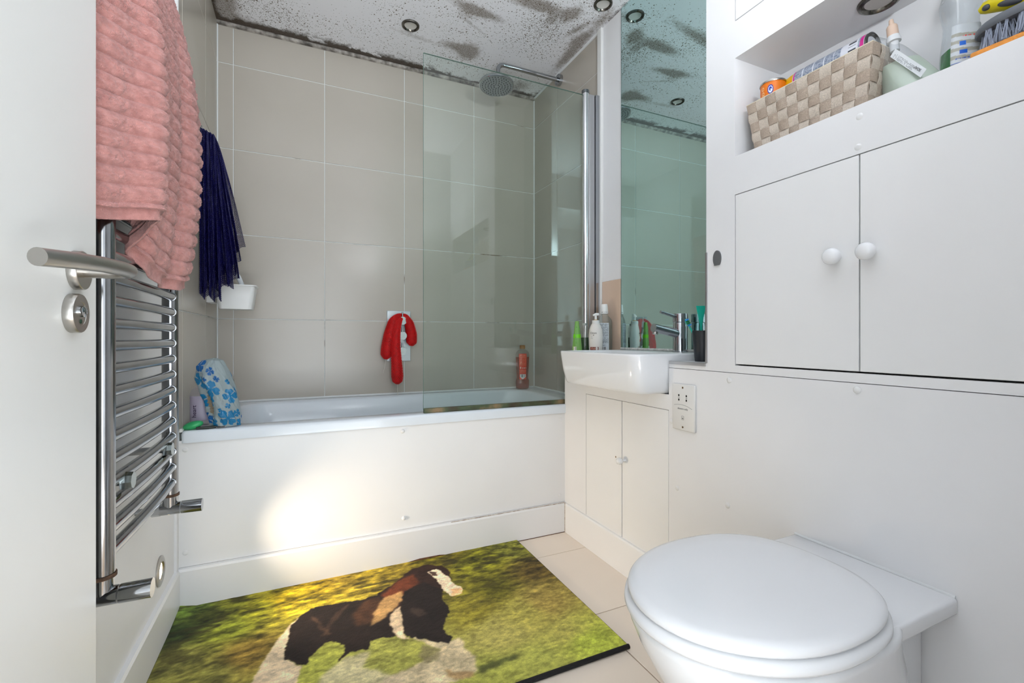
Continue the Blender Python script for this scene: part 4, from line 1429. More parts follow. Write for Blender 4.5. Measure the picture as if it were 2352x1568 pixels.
# orange bubble bath in the far corner
ob = root('bubble_bath_bottle', (1.186, 2.435, 0.577), 'clear bottle of orange bubble bath with brown cap in the far bath corner', 'bottle')
ORL = clear_mat('orange_liquid', (0.86, 0.24, 0.03), 0.08, (190, 70, 8), 0.35)
CLR = clear_mat('clear_pet', (0.93, 0.93, 0.91), 0.03, (200, 200, 195), 0.06)
prof = [(0.034, 0.0), (0.040, 0.006), (0.0435, 0.03), (0.043, 0.05), (0.037, 0.066), (0.0375, 0.09), (0.041, 0.14), (0.0435, 0.19), (0.0435, 0.200), (0.040, 0.216), (0.030, 0.228), (0.016, 0.235), (0.014, 0.240)]
B().lathe(prof, (1.186, 2.435, 0.5775), 32, sy=0.68).done('body', CLR, ob)
liq = [(r - 0.0018, z) for r, z in prof if z <= 0.19]
B().lathe([(0.030, 0.003)] + liq[1:], (1.186, 2.435, 0.5775), 32, sy=0.66).done('liquid', ORL, ob)
B().lathe([(0.0165, 0), (0.0165, 0.018), (0.015, 0.021)], (1.186, 2.435, 0.8155), 20).done('cap', mat('ochre_cap', (150, 98, 28), 0.4), ob)
cv = Canvas(50, 110, (222, 52, 14))
cv.lines(0.08, 0.92, 0.80, 0.97, 4, (240, 160, 130), 0.7, 3).lines(0.06, 0.94, 0.52, 0.78, 6, (236, 150, 120), 0.6, 5).lines(0.06, 0.94, 0.25, 0.36, 3, (236, 150, 120), 0.6, 8)
cv.oval(0.2, 0.45, 0.10, 0.04, (240, 200, 190)).oval(0.5, 0.44, 0.07, 0.028, (240, 190, 180)).oval(0.72, 0.44, 0.07, 0.028, (245, 220, 215)).oval(0.92, 0.44, 0.05, 0.022, (240, 190, 180))
cv.fill((cv.v < 0.2) & (np.abs(cv.u - 0.5) < 0.40) & (cv.v > 0.10 * np.abs(cv.u - 0.5) * 2), (232, 228, 228)).bars(0.2, 0.8, 0.08, 0.185, 26)


def oblab(a, c):
    zz = 0.060 + 0.150 * c
    r = np.interp(zz, [q[1] for q in prof], [q[0] for q in prof]) + 0.0008
    th = math.radians(222 + 66 * a)
    return (1.186 + r * math.cos(th), 2.435 + r * 0.68 * math.sin(th), 0.5775 + zz)


cv.make('label', oblab, ob)

# ------------------------------------------------------------------ mirror, splashback, basin, tap
mir, nt_, mb_ = principled('silvered_green_glass')
mb_.inputs['Base Color'].default_value = (0.56, 0.75, 0.745, 1)
mb_.inputs['Metallic'].default_value = 1.0
mb_.inputs['Roughness'].default_value = 0.0
mr = root('mirror', (XR, 1.33, 0.832), 'tall frameless mirror in the alcove above the basin', 'mirror')
B().box(XR - 0.005, XR, 0.9985, 1.659, 0.832, ZC - 0.002).done('glass', mir, mr, smooth=False)
B().box(XR - 0.0055, XR, 1.659, 1.6605, 0.832, ZC - 0.002).done('edge', mat('dark_mirror_edge', (64, 92, 92), 0.3), mr, smooth=False)
B().tube([(XR - 0.006, 1.0, 0.833), (XR - 0.006, 1.25, 0.8335), (XR - 0.006, 1.659, 0.833)], 0.005, 8).done('sealant', mat('spotted_sealant', (222, 222, 218), 0.5, var=0.35, vscale=110, var2=(230, 230, 226)), mr)
tag(B().box(XR - 0.008, XR, 1.6625, 1.7985, 0.805, 1.146, 0.001, 1).done('splashback_tile', mat('pinkish_beige_tile', (212, 186, 164), 0.2, var=0.02, vscale=6), smooth=False), 'pinkish beige splashback tile beside the mirror behind the bottles', 'tile')

bas = root('basin', (1.13, 1.40, 0.695), 'white rectangular ceramic basin jutting out above the low cupboard', 'basin')
b = B()
b.loft([rrect(0.996, 1.285, 1.176, 1.624, 0.045, 0.6965), rrect(0.984, 1.292, 1.165, 1.635, 0.052, 0.6985), rrect(0.977, 1.296, 1.159, 1.641, 0.055, 0.708), rrect(0.967, 1.298, 1.1535, 1.6465, 0.05, 0.76),
        rrect(0.9605, 1.298, 1.1505, 1.6495, 0.045, 0.820), rrect(0.9605, 1.298, 1.1505, 1.6495, 0.045, 0.8255), rrect(0.963, 1.297, 1.153, 1.647, 0.043, 0.8285),
        rrect(0.976, 1.192, 1.166, 1.634, 0.05, 0.8285), rrect(0.981, 1.187, 1.171, 1.629, 0.05, 0.824), rrect(0.993, 1.178, 1.183, 1.617, 0.05, 0.775), rrect(1.015, 1.16, 1.21, 1.59, 0.05, 0.742), rrect(1.05, 1.13, 1.27, 1.53, 0.03, 0.736)])
b.done('bowl', CERAMIC, bas, angle=60)
B().lathe([(0.020, 0), (0.020, 0.003), (0.012, 0.004)], (1.09, 1.40, 0.7358), 20).done('waste', CHROME, bas)

tap = root('mixer_tap', (1.256, 1.262, 0.8285), 'chrome single-lever mixer tap on the basin in front of the mirror', 'tap')
B().lathe([(0.0265, 0), (0.0265, 0.003), (0.0255, 0.004), (0.0255, 0.104), (0.0245, 0.106), (0.0245, 0.108), (0.0265, 0.110), (0.0265, 0.138), (0.0255, 0.1405), (0.0, 0.1405)], (1.256, 1.262, 0.8287), 40, cap1=False).done('body', CHROME, tap)
so_ = B().tube([(1.240, 1.262, 0.897), (1.130, 1.262, 0.917)], [0.0165, 0.0150], 24).done('spout', CHROME, tap)
B().cyl((1.140, 1.262, 0.905), (1.137, 1.262, 0.894), 0.0095, n=18).done('aerator', STEEL, so_)
B().tube([(1.236, 1.262, 0.958), (1.163, 1.262, 0.974)], [0.0062, 0.0052], 14).done('lever', CHROME, tap)

# ------------------------------------------------------------------ bottles on the ledge
ZL = 0.8045


def slab_rings(c, prof, n=36, e=2.6):
    """prof: (half x, half y, z)"""
    out = []
    for hx, hy, z in prof:
        ring = []
        for k in range(n):
            a = 2 * math.pi * k / n
            ca, sa = math.cos(a), math.sin(a)
            ring.append((c[0] + hx * math.copysign(abs(ca) ** (2 / e), ca), c[1] + hy * math.copysign(abs(sa) ** (2 / e), sa), c[2] + z))
        out.append(ring)
    return out


# facing direction towards the room from the ledge
FD = Vector((-0.56, -0.83, 0)).normalized()
RT = Vector((0.83, -0.56, 0)).normalized()      # right as seen from the door


def orient(rings, c):
    """rings built with local x = right, local y = away; turned to face the door"""
    out = []
    for r in rings:
        out.append([Vector((c[0], c[1], 0)) + RT * (p[0] - c[0]) - FD * (p[1] - c[1]) + Vector((0, 0, p[2])) for p in r])
    return out


def onface(c, right, z, out):
    p = Vector((c[0], c[1], 0)) + RT * right + FD * out
    return (p.x, p.y, z)


# green tapering tube
gt = root('shower_gel_tube', (1.108, 1.722, ZL), 'light green tapering tube standing left of the bottles on the ledge', 'tube')
c = (1.108, 1.722, ZL)
GT = mat('light_green_plastic', (118, 168, 86), 0.35, sub=0.1)
B().loft(orient(slab_rings(c, [(0.021, 0.013, 0.0), (0.0225, 0.014, 0.004), (0.0215, 0.0135, 0.03), (0.0155, 0.011, 0.09), (0.010, 0.0085, 0.135), (0.0085, 0.0075, 0.150)], e=2.2), c)).done('body', GT, gt)
B().loft(orient(slab_rings(c, [(0.0176, 0.0125, 0.076), (0.0163, 0.0118, 0.092)], e=2.2), c), False, False).done('band', mat('lime_band', (110, 205, 20), 0.35), gt)
cv = Canvas(20, 30, (206, 214, 170))
cv.bars(0.35, 1, 0.1, 0.95, 14, (120, 120, 100)).lines(0.0, 0.3, 0, 1, 8, (130, 140, 100), 0.7)
cv.make('label', lambda a, d: onface(c, -0.0165 + 0.014 * a, ZL + 0.012 + 0.026 * d, 0.0138), gt)
cv = Canvas(14, 60, (112, 176, 76))
cv.lines(0.1, 0.9, 0.0, 1, 24, (74, 120, 52), 0.8, 4)
cv.make('small_print', lambda a, d: onface(c, -0.0085 + 0.0085 * a + 0.002 * d, ZL + 0.045 + 0.085 * d, 0.0135 - 0.0035 * d), gt)

# green mouthwash half hidden behind the white pump
gm = root('green_mouthwash_bottle', (1.168, 1.752, ZL), 'clear bottle holding dark green liquid, half hidden between tube and white pump bottle', 'bottle')
c = (1.168, 1.752, ZL)
GL = clear_mat('green_liquid', (0.02, 0.24, 0.03), 0.05, (10, 84, 14), 0.5)
prof = [(0.020, 0.016, 0), (0.021, 0.017, 0.004), (0.018, 0.0155, 0.05), (0.0195, 0.016, 0.10), (0.018, 0.0155, 0.12), (0.010, 0.010, 0.133)]
B().loft(orient(slab_rings(c, prof), c)).done('body', CLR, gm)
B().loft(orient(slab_rings(c, [(0.0185, 0.0145, 0.003), (0.0165, 0.014, 0.05), (0.017, 0.014, 0.078)]), c)).done('liquid', GL, gm)
B().lathe([(0.0085, 0), (0.0085, 0.010)], (c[0], c[1], ZL + 0.133), 16).done('cap', mat('clear_cap', (170, 178, 174), 0.3), gm)

# white pump bottle
dv = root('pump_bottle', (1.192, 1.700, ZL), 'white hand wash pump bottle with brown band on the basin ledge', 'bottle')
c = (1.192, 1.700, ZL)
DW = mat('cream_white_plastic', (226, 222, 216), 0.32)
prof = [(0.026, 0.017, 0), (0.028, 0.019, 0.004), (0.0305, 0.021, 0.05), (0.0315, 0.0215, 0.085), (0.029, 0.020, 0.112), (0.022, 0.016, 0.132), (0.0165, 0.0145, 0.141)]
B().loft(orient(slab_rings(c, prof, e=2.4), c)).done('body', DW, dv)
pm = B().lathe([(0.0165, 0.139), (0.0165, 0.153), (0.015, 0.1545), (0.007, 0.1550), (0.006, 0.158)], c, 24).done('collar', WHITEPL, dv)
B().lathe([(0.0085, 0), (0.0085, 0.003)], (c[0], c[1], ZL + 0.1545), 16).done('gold_ring', mat('gold_ring', (206, 166, 88), 0.35, 0.5), pm)
ph = B().cyl((c[0], c[1], ZL + 0.155), (c[0], c[1], ZL + 0.178), 0.0052, n=14)
ph.tube([onface(c, -0.012, ZL + 0.176, 0.004), onface(c, 0.0, ZL + 0.181, 0.0), onface(c, 0.013, ZL + 0.181, -0.004)], [0.004, 0.0065, 0.006], 12)
ph.done('pump_head', WHITEPL, dv)
INK = mat('dark_brown_ink', (60, 52, 46), 0.6)
text('lettering', 'Dove', 0.0125, onface(c, -0.010, ZL + 0.094, 0.0222), RT, (0, 0, 1), INK, dv)
B().sphere(onface(c, -0.010, ZL + 0.0875, 0.0216), 0.0026, 0.001, 0.0018, 10, 6).done('emblem', mat('bronze_ink', (120, 104, 78), 0.5), dv)
cv = Canvas(40, 14, (116, 46, 26))
cv.lines(0.1, 0.6, 0.2, 0.8, 2, (214, 160, 140), 0.8).oval(0.78, 0.5, 0.14, 0.55, (224, 218, 212))
cv.make('band_label', lambda a, d: onface(c, -0.024 + 0.036 * a, ZL + 0.022 + 0.014 * d, 0.0208 - 0.0055 * abs((-0.024 + 0.036 * a) / 0.03) ** 2.4), dv)
cv = Canvas(40, 10, (220, 216, 210))
cv.lines(0.05, 0.95, 0.0, 1, 2, (160, 152, 144), 0.8)
cv.make('small_print', lambda a, d: onface(c, -0.022 + 0.020 * a, ZL + 0.070 + 0.012 * d, 0.0207 - 0.004 * abs((-0.022 + 0.02 * a) / 0.03) ** 2.4), dv)

# clear mouthwash with white cap
mw = root('mouthwash_bottle', (1.258, 1.728, ZL), 'tall clear mouthwash bottle with white cap against the splashback tile', 'bottle')
c = (1.258, 1.728, ZL)
MWB = clear_mat('clear_grey_pet', (0.86, 0.89, 0.88), 0.03, (150, 160, 160), 0.10)
prof = [(0.034, 0.021, 0), (0.036, 0.0225, 0.004), (0.036, 0.0225, 0.145), (0.033, 0.021, 0.160), (0.022, 0.017, 0.172), (0.0165, 0.0155, 0.180), (0.0165, 0.0155, 0.186)]
B().loft(orient(slab_rings(c, prof, e=3.4), c)).done('body', MWB, mw)
B().lathe([(0.0185, 0.186), (0.0188, 0.190), (0.0155, 0.228), (0.0145, 0.230)], c, 28).done('cap', WHITEPL, mw)
cv = Canvas(50, 100, (206, 212, 216))
cv.lines(0.05, 0.95, 0.32, 0.97, 24, (70, 78, 86), 0.75, 6).lines(0.35, 0.7, 0.24, 0.29, 2, (90, 96, 104), 0.8).bars(0.38, 0.80, 0.12, 0.22, 16).oval(0.22, 0.17, 0.10, 0.05, (40, 44, 50)).oval(0.24, 0.18, 0.05, 0.025, (206, 212, 216)).lines(0.05, 0.95, 0.01, 0.09, 3, (90, 96, 104), 0.7)
cv.make('label', lambda a, d: onface(c, -0.0285 + 0.049 * a, ZL + 0.006 + 0.138 * d, 0.0231 - 0.0025 * abs((-0.0285 + 0.049 * a) / 0.036) ** 3), mw)
cv = Canvas(30, 6, (228, 228, 226))
cv.lines(0.0, 1.0, 0.1, 0.9, 1, (70, 74, 60), 0.8, 9)
cv.make('cap_print', lambda a, d: (c[0] + 0.0188 * math.cos(math.radians(190 + 100 * a)), c[1] + 0.0188 * math.sin(math.radians(190 + 100 * a)), ZL + 0.1905 + 0.004 * d), mw)

# ------------------------------------------------------------------ cup and toothbrushes
cc = (1.189, 1.098, 0.8045)
cu = root('tumbler', cc, 'dark grey toothbrush tumbler on the ledge right of the tap', 'cup')
B().lathe([(0.0225, 0), (0.024, 0.001), (0.033, 0.100), (0.0318, 0.1005), (0.0225, 0.004), (0.0, 0.004)], cc, 36, cap1=False).done('cup', mat('charcoal_plastic', (36, 40, 46), 0.35), cu)


def brush(name, label, base, head, cols, grp=None):
    r = root(name, base, label, 'toothbrush')
    bv, hv = Vector(base), Vector(head)
    d = (hv - bv).normalized()
    B().tube([bv, bv + (hv - bv) * 0.4, bv + (hv - bv) * 0.75, hv], [0.0042, 0.005, 0.003, 0.003], 10).done('handle', mat(name + cols[0], cols[1], 0.35), r)
    side = Vector((-0.5, -0.85, 0.25))
    side = (side - d * side.dot(d)).normalized()
    w = d.cross(side)
    hb = B()
    p = hv + d * 0.010
    ring = lambda k, s: [tuple(p + d * (0.014 * s * math.cos(a)) + w * (0.006 * s * math.sin(a)) + side * k) for a in [2 * math.pi * i / 16 for i in range(16)]]
    hb.loft([ring(-0.003, 0.9), ring(-0.002, 1), ring(0.001, 1), ring(0.0015, 0.9)])
    hd_ = hb.done('head', mat(name + cols[0], cols[1], 0.35), r)
    for k in range(4):
        q = p + d * (-0.0095 + 0.0063 * k)
        col = cols[2] if k in (0, 3) else cols[3]
        bb = B()
        for j in (-1, 1):
            bb.tube([q + w * 0.0024 * j + side * 0.001, q + w * 0.0028 * j + side * 0.0115], 0.0026, 8)
        bb.done('bristle_tuft', mat('bristle_%d_%d_%d' % tuple(col), col, 0.7), hd_)
    return r


brush('toothbrush', 'white and teal toothbrush with green and blue bristles leaning over the tumbler rim', (1.200, 1.091, 0.812), (1.155, 1.123, 0.922), ('_teal', (32, 178, 160), (40, 130, 210), (8, 110, 60)))
brush('toothbrush', 'white toothbrush with dark blue bristles at the back of the tumbler', (1.182, 1.100, 0.812), (1.205, 1.096, 0.930), ('_white', (226, 228, 232), (40, 60, 160), (24, 36, 130)))
fl = root('teal_toothpaste_tube', (1.19, 1.11, 0.81), 'flat teal tube standing in the tumbler beside the metal edge strip', 'tube')
b = B()
b.loft([[(1.188 + x, 1.104 + y, 0.812) for x, y in ((-0.002, 0.002), (0.002, -0.001), (0.002, -0.003), (-0.002, 0.000))],
        [(1.188 + x, 1.104 + y, 0.925) for x, y in ((-0.003, 0.002), (0.003, -0.002), (0.003, -0.004), (-0.003, 0.000))],
        [(1.188 + x, 1.104 + y, 0.986) for x, y in ((-0.013, 0.008), (0.013, -0.007), (0.013, -0.0085), (-0.013, 0.0065))]])
b.done('body', mat('teal_plastic', (16, 176, 154), 0.35), fl, smooth=False)

# ------------------------------------------------------------------ shaver socket and hook
XS = XF - 0.0015
sk = root('shaver_socket', (XS, 1.08, 0.66), 'white shaver socket plate on the wall right of the basin', 'socket')
pl = B().box(XS - 0.008, XS + 0.0005, 1.034, 1.127, 0.5895, 0.7355, 0.0035, 3).done('plate', mat('ivory_plastic', (224, 223, 220), 0.35), sk, angle=50)
XQ = XS - 0.008
HOLE = mat('socket_hole', (34, 30, 26), 0.8)
b = B()
for y, z in ((1.0975, 0.6995), (1.0975, 0.6855), (1.0665, 0.6995), (1.0665, 0.6855)):
    b.lathe([(0.0028, 0), (0.0028, 0.0005)], (XQ, y, z), 10, sx=1.3, rot=Matrix(((0, 0, -1), (0, 1, 0), (1, 0, 0))))
b.done('pin_holes', HOLE, pl)
for z in (0.7245, 0.6005):
    B().lathe([(0.0033, 0), (0.0033, 0.0005)], (XQ, 1.0815, z), 12, rot=Matrix(((0, 0, -1), (0, 1, 0), (1, 0, 0)))).done('screw', mat('brass_screw', (96, 72, 44), 0.5), pl)
GINK = mat('grey_ink', (120, 120, 122), 0.6)
text('lettering', 'shavers only', 0.0085, (XQ - 0.0003, 1.0815, 0.6555), (0, -1, 0), (0, 0, 1), GINK, pl)
text('lettering', '115', 0.0045, (XQ - 0.0003, 1.0975, 0.691), (0, -1, 0), (0, 0, 1), GINK, pl)
text('lettering', '230', 0.0045, (XQ - 0.0003, 1.0665, 0.691), (0, -1, 0), (0, 0, 1), GINK, pl)
arc = [(XQ, 1.118 - 0.074 * t, 0.664 + 0.010 * math.sin(math.pi * (0.1 + 0.55 * t)) - 0.012 * t * t) for t in [i / 14 for i in range(15)]]
B().tube(arc, 0.0005, 5).done('curved_line', GINK, pl)
B().box(XQ - 0.0003, XQ, 1.077, 1.086, 0.6235, 0.6245).box(XQ - 0.0003, XQ, 1.077, 1.086, 0.6345, 0.6355).box(XQ - 0.0003, XQ, 1.077, 1.0778, 0.6235, 0.6355).box(XQ - 0.0003, XQ, 1.0852, 1.086, 0.6235, 0.6355).box(XQ - 0.0003, XQ, 1.0795, 1.0835, 0.626, 0.630).done('shaver_mark', GINK, pl, smooth=False)

hk = root('wall_hook', (XF, 0.957, 1.11), 'small oval grey metal hook stuck on the white wall left of the cupboard', 'hook')
ov = []
for k in range(32):
    a = 2 * math.pi * k / 32
    y, z = 0.0135 * math.cos(a), 0.0235 * math.sin(a)
    ov.append((XF + 0.0005, 0.957 + y, 1.111 + max(z, -0.0195)))
B().poly(ov, (-0.0045, 0, 0)).done('plate', mat('dull_hook_metal', (112, 113, 115), 0.45, 0.4), hk, angle=30)
B().tube([(XF - 0.003, 0.9665, 1.0925), (XF - 0.0058, 0.957, 1.0915), (XF - 0.003, 0.9475, 1.0925)], 0.0012, 8).done('lip', mat('dull_hook_metal', (112, 113, 115), 0.45, 0.4), hk)

# ------------------------------------------------------------------ toilet
TC = 0.575
toi = root('toilet', (0.80, TC, 0.0), 'white toilet with closed oval lid in front of the built-in wall', 'toilet')


def oval(off, z, xs=0.0, n=112, back=0.945):
    pts = []
    for k in range(n):
        a = 2 * math.pi * k / n
        ca, sa = math.cos(a), math.sin(a)
        if ca < 0:
            x = 0.735 + (0.230 + off) * ca
            y = TC + (0.180 + off) * sa
        else:
            e = 2.5
            x = 0.735 + (back - 0.735 + off) * math.copysign(abs(ca) ** (2 / e), ca)
            y = TC + (0.180 + off) * math.copysign(abs(sa) ** (2 / e), sa)
        pts.append((x + xs, y, z))
    return pts


SEATP = mat('white_seat_plastic', (233, 234, 236), 0.2)
b = B()
b.loft([oval(-0.012, 0.4285), oval(-0.002, 0.4305), oval(0.0, 0.435), oval(-0.001, 0.4405), oval(-0.006, 0.4455), oval(-0.018, 0.449), oval(-0.06, 0.4525), oval(-0.12, 0.4535), oval(-0.17, 0.4538)])
b.done('lid', SEATP, toi, angle=60)
b = B()
b.loft([oval(-0.010, 0.4045), oval(0.002, 0.4065), oval(0.006, 0.413), oval(0.005, 0.421), oval(-0.002, 0.4265), oval(-0.012, 0.4278)])
b.done('seat', SEATP, toi, angle=60)
b = B()


def pan(hw, xf, xb, z, e=2.4, n=64):
    pts = []
    cx_ = (xf + xb) / 2
    for k in range(n):
        a = 2 * math.pi * k / n
        ca, sa = math.cos(a), math.sin(a)
        ee = 2.1 if ca < 0 else 4.0
        pts.append((cx_ + (xb - xf) / 2 * math.copysign(abs(ca) ** (2 / ee), ca), TC + hw * math.copysign(abs(sa) ** (2 / ee), sa), z))
    return pts


b.loft([pan(0.115, 0.66, 1.083, 0.0), pan(0.115, 0.655, 1.083, 0.03), pan(0.118, 0.64, 1.083, 0.12), pan(0.130, 0.605, 1.06, 0.21), pan(0.150, 0.560, 1.02, 0.29), pan(0.168, 0.527, 0.97, 0.35),
        pan(0.176, 0.513, 0.95, 0.385), pan(0.178, 0.511, 0.948, 0.397), pan(0.172, 0.517, 0.945, 0.4024)])
b.done('pan', CERAMIC, toi, angle=60)
B().box(0.80, XF - 0.0016, 0.420, 0.728, 0.3725, 0.4035, 0.006, 3).done('rear_shelf', CERAMIC, toi, angle=50)
B().box(0.93, XF - 0.0125, 0.470, 0.680, 0.0, 0.3725, 0.004, 2).done('rear_box', CERAMIC, toi, angle=50)
for y in (0.535, 0.615):
    B().cyl((0.952, y - 0.02, 0.4145), (0.952, y + 0.02, 0.4145), 0.0105, n=18).done('hinge', SEATP, toi)
B().tube([(XF - 0.003, 0.424, 0.4035), (XF - 0.003, 0.55, 0.4045), (XF - 0.003, 0.726, 0.404)], 0.0035, 8).done('sealant', SEAL, toi)

# ------------------------------------------------------------------ niche: basket and what is in it
ZN = 1.3863
bk = root('woven_basket', (1.195, 0.72, ZN), 'beige woven strap basket in the niche', 'basket')


def strap_material(name, lo, hi):
    m, nt, b = principled(name)
    tc = nt.nodes.new('ShaderNodeTexCoord')
    n = nt.nodes.new('ShaderNodeTexNoise')
    n.inputs['Scale'].default_value = 30
    nt.links.new(tc.outputs['Object'], n.inputs['Vector'])
    r = nt.nodes.new('ShaderNodeValToRGB')
    r.color_ramp.elements[0].color = lin(lo)
    r.color_ramp.elements[1].color = lin(hi)
    nt.links.new(n.outputs['Fac'], r.inputs[0])
    w = nt.nodes.new('ShaderNodeTexVoronoi')
    w.inputs['Scale'].default_value = 420
    nt.links.new(tc.outputs['Object'], w.inputs['Vector'])
    mx = nt.nodes.new('ShaderNodeMixRGB')
    mx.blend_type = 'MULTIPLY'
    mx.inputs[0].default_value = 0.35
    nt.links.new(r.outputs[0], mx.inputs[1])
    nt.links.new(w.outputs['Distance'], mx.inputs[2])
    mr2 = nt.nodes.new('ShaderNodeMath')
    mr2.operation = 'ADD'
    mr2.inputs[1].default_value = 0.45
    nt.links.new(w.outputs['Distance'], mr2.inputs[0])
    nt.links.new(mr2.outputs[0], mx.inputs[2])
    nt.links.new(mx.outputs[0], b.inputs['Base Color'])
    bp = nt.nodes.new('ShaderNodeBump')
    bp.inputs['Strength'].default_value = 0.6
    bp.inputs['Distance'].default_value = 0.001
    nt.links.new(w.outputs['Distance'], bp.inputs['Height'])
    nt.links.new(bp.outputs[0], b.inputs['Normal'])
    b.inputs['Roughness'].default_value = 0.7
    return m


STRAP = strap_material('woven_strap_shade', (160, 143, 127), (186, 170, 154))  # same strap, darker copy: directional shade of the weave put into the colour
STRAP2 = strap_material('woven_strap_sheen', (188, 175, 160), (210, 198, 184))  # same strap, lighter copy: sheen of the upright weave put into the colour
top_c = [(1.117, 0.878), (1.117, 0.570), (1.270, 0.570), (1.270, 0.878)]     # front-left, front-right, back-right, back-left
bot_c = [(1.128, 0.860), (1.128, 0.588), (1.258, 0.588), (1.258, 0.860)]
HB = 0.132


def wall_pt(i, a, h, off):
    j = (i + 1) % 4
    t = [top_c[i][k] * (1 - a) + top_c[j][k] * a for k in (0, 1)]
    q = [bot_c[i][k] * (1 - a) + bot_c[j][k] * a for k in (0, 1)]
    n = [(-1, 0), (0, -1), (1, 0), (0, 1)][i]
    return (q[0] * (1 - h) + t[0] * h + n[0] * off, q[1] * (1 - h) + t[1] * h + n[1] * off, ZN + 0.002 + HB * h)


NR = 5
for i, NCOL in enumerate((11, 5, 11, 5)):
    AMP, TH = 0.0026, 0.0006
    for r_i in range(NR):                       # straps running along
        b = B()
        rings = []
        m_ = NCOL * 4
        for k in range(m_ + 1):
            a = k / m_
            o_ = AMP * math.cos(math.pi * (a * NCOL - 0.5 - r_i))
            h0, h1 = (r_i + 0.03) / NR, (r_i + 0.97) / NR
            rings.append([wall_pt(i, a, h0, o_ + TH), wall_pt(i, a, h1, o_ + TH), wall_pt(i, a, h1, o_ - TH), wall_pt(i, a, h0, o_ - TH)])
        b.loft(rings)
        b.done('strap', STRAP, bk, smooth=True, angle=50)
    for c_i in range(NCOL):                     # straps running up
        b = B()
        rings = []
        m_ = NR * 4
        for k in range(m_ + 1):
            h = k / m_
            o_ = -AMP * math.cos(math.pi * (h * NR - 0.5 - c_i))
            a0, a1 = (c_i + 0.03) / NCOL, (c_i + 0.97) / NCOL
            rings.append([wall_pt(i, a0, h, o_ + TH), wall_pt(i, a1, h, o_ + TH), wall_pt(i, a1, h, o_ - TH), wall_pt(i, a0, h, o_ - TH)])
        b.loft(rings)
        b.done('strap', STRAP2, bk, smooth=True, angle=50)
B().box(1.130, 1.256, 0.590, 0.850, ZN, ZN + 0.002).done('base', STRAP, bk, smooth=False)
rim = [(x, y, ZN + HB + 0.003) for x, y in top_c]
B().tube(rim + [rim[0]], 0.0014, 8).done('wire_rim', mat('cream_wire', (226, 218, 196), 0.4), bk)

# filling bag of clear plastic
bg = root('plastic_bag', (1.2, 0.71, ZN + 0.002), 'clear crumpled plastic bag peeping out behind the spray can', 'plastic bag')
nu, nv = 40, 30
U, Vv = np.meshgrid(np.linspace(0, 1, nu, endpoint=False), np.linspace(0, 1, nv))
a_ = U * 2 * math.pi
cr = 1 + 0.16 * (fbm(np.cos(a_) * 3 + 4, np.sin(a_) * 3 + Vv * 7, 5) - 0.5)
sc = np.clip(np.sin(np.pi * (0.08 + 0.84 * Vv)) ** 0.45, 0.02, 1)
ztop = 0.128 + 0.0 * a_
x = 1.200 + 0.048 * np.cos(a_) * cr * sc
y = 0.695 + 0.095 * np.sin(a_) * cr * sc
z = ZN + 0.003 + ztop * Vv
bagm = clear_mat('clear_poly_bag', (0.9, 0.88, 0.88), 0.1, (216, 206, 206), 0.3)
grid_mesh('bag', np.stack([x, y, z], -1).reshape(-1, 3), nu, nv, bagm, bg, closed_u=True)
B().tube([(1.245, 0.760, ZN + 0.11), (1.250, 0.762, ZN + 0.17), (1.248, 0.755, ZN + 0.205), (1.246, 0.735, ZN + 0.208), (1.246, 0.725, ZN + 0.185)], [0.012, 0.011, 0.009, 0.008, 0.004], 10, flat=0.5).done('twist', bagm, bg)

# orange tin
tn = root('orange_tin', (1.166, 0.838, ZN + 0.002), 'orange tin with a blue round emblem at the left end of the basket', 'tin')
tcx, tcy, tr = 1.1640, 0.8340, 0.0305
TINM = mat('tin_metal', (178, 176, 170), 0.25, 1.0)
B().lathe([(tr - 0.001, 0), (tr, 0.001), (tr, 0.180)], (tcx, tcy, ZN + 0.0025), 40).done('can', mat('orange_enamel', (226, 116, 10), 0.35), tn)
B().lathe([(tr + 0.0012, 0.1775), (tr + 0.0018, 0.180), (tr + 0.0012, 0.1825), (tr - 0.0015, 0.1825), (tr - 0.002, 0.179), (0.0, 0.179)], (tcx, tcy, ZN + 0.0025), 40, cap0=False, cap1=False).done('rim', TINM, tn)
cv = Canvas(120, 90, (228, 118, 10))
cv.fill(((cv.u - 0.42) / 0.34) ** 2 + ((cv.v - 0.15) / 0.42) ** 2 < 1, (220, 226, 234))
cv.fill((np.abs(cv.v - (0.1 + 1.4 * (cv.u - 0.30))) < 0.03) & (cv.v < 0.55) & (cv.v > 0.2), (20, 24, 40)).fill((np.abs(cv.v - (0.86 - 1.2 * (cv.u - 0.30))) < 0.02) & (cv.v < 0.55) & (cv.v > 0.3), (20, 24, 40))
cv.oval(0.34, 0.74, 0.085, 0.17, (30, 40, 150)).oval(0.34, 0.74, 0.062, 0.125, (225, 232, 245)).oval(0.34, 0.76, 0.042, 0.082, (34, 60, 170)).oval(0.36, 0.72, 0.018, 0.04, (225, 232, 245))
for q, (uu, vv_) in enumerate(((0.10, 0.84), (0.11, 0.66), (0.12, 0.55))):
    cv.fill(np.abs(((cv.u - uu) / 0.045) ** 2 + ((cv.v - vv_) / 0.07) ** 2 - 0.7) < 0.28, (244, 206, 150))


def cyl_map(cx_, cy_, r, a0, a1, z0, z1):
    return lambda a, d: (cx_ + r * math.cos(math.radians(a0 + (a1 - a0) * a)), cy_ + r * math.sin(math.radians(a0 + (a1 - a0) * a)), z0 + (z1 - z0) * d)


cv.make('label', cyl_map(tcx, tcy, tr + 0.0005, 150, 310, ZN + 0.105, ZN + 0.178), tn)

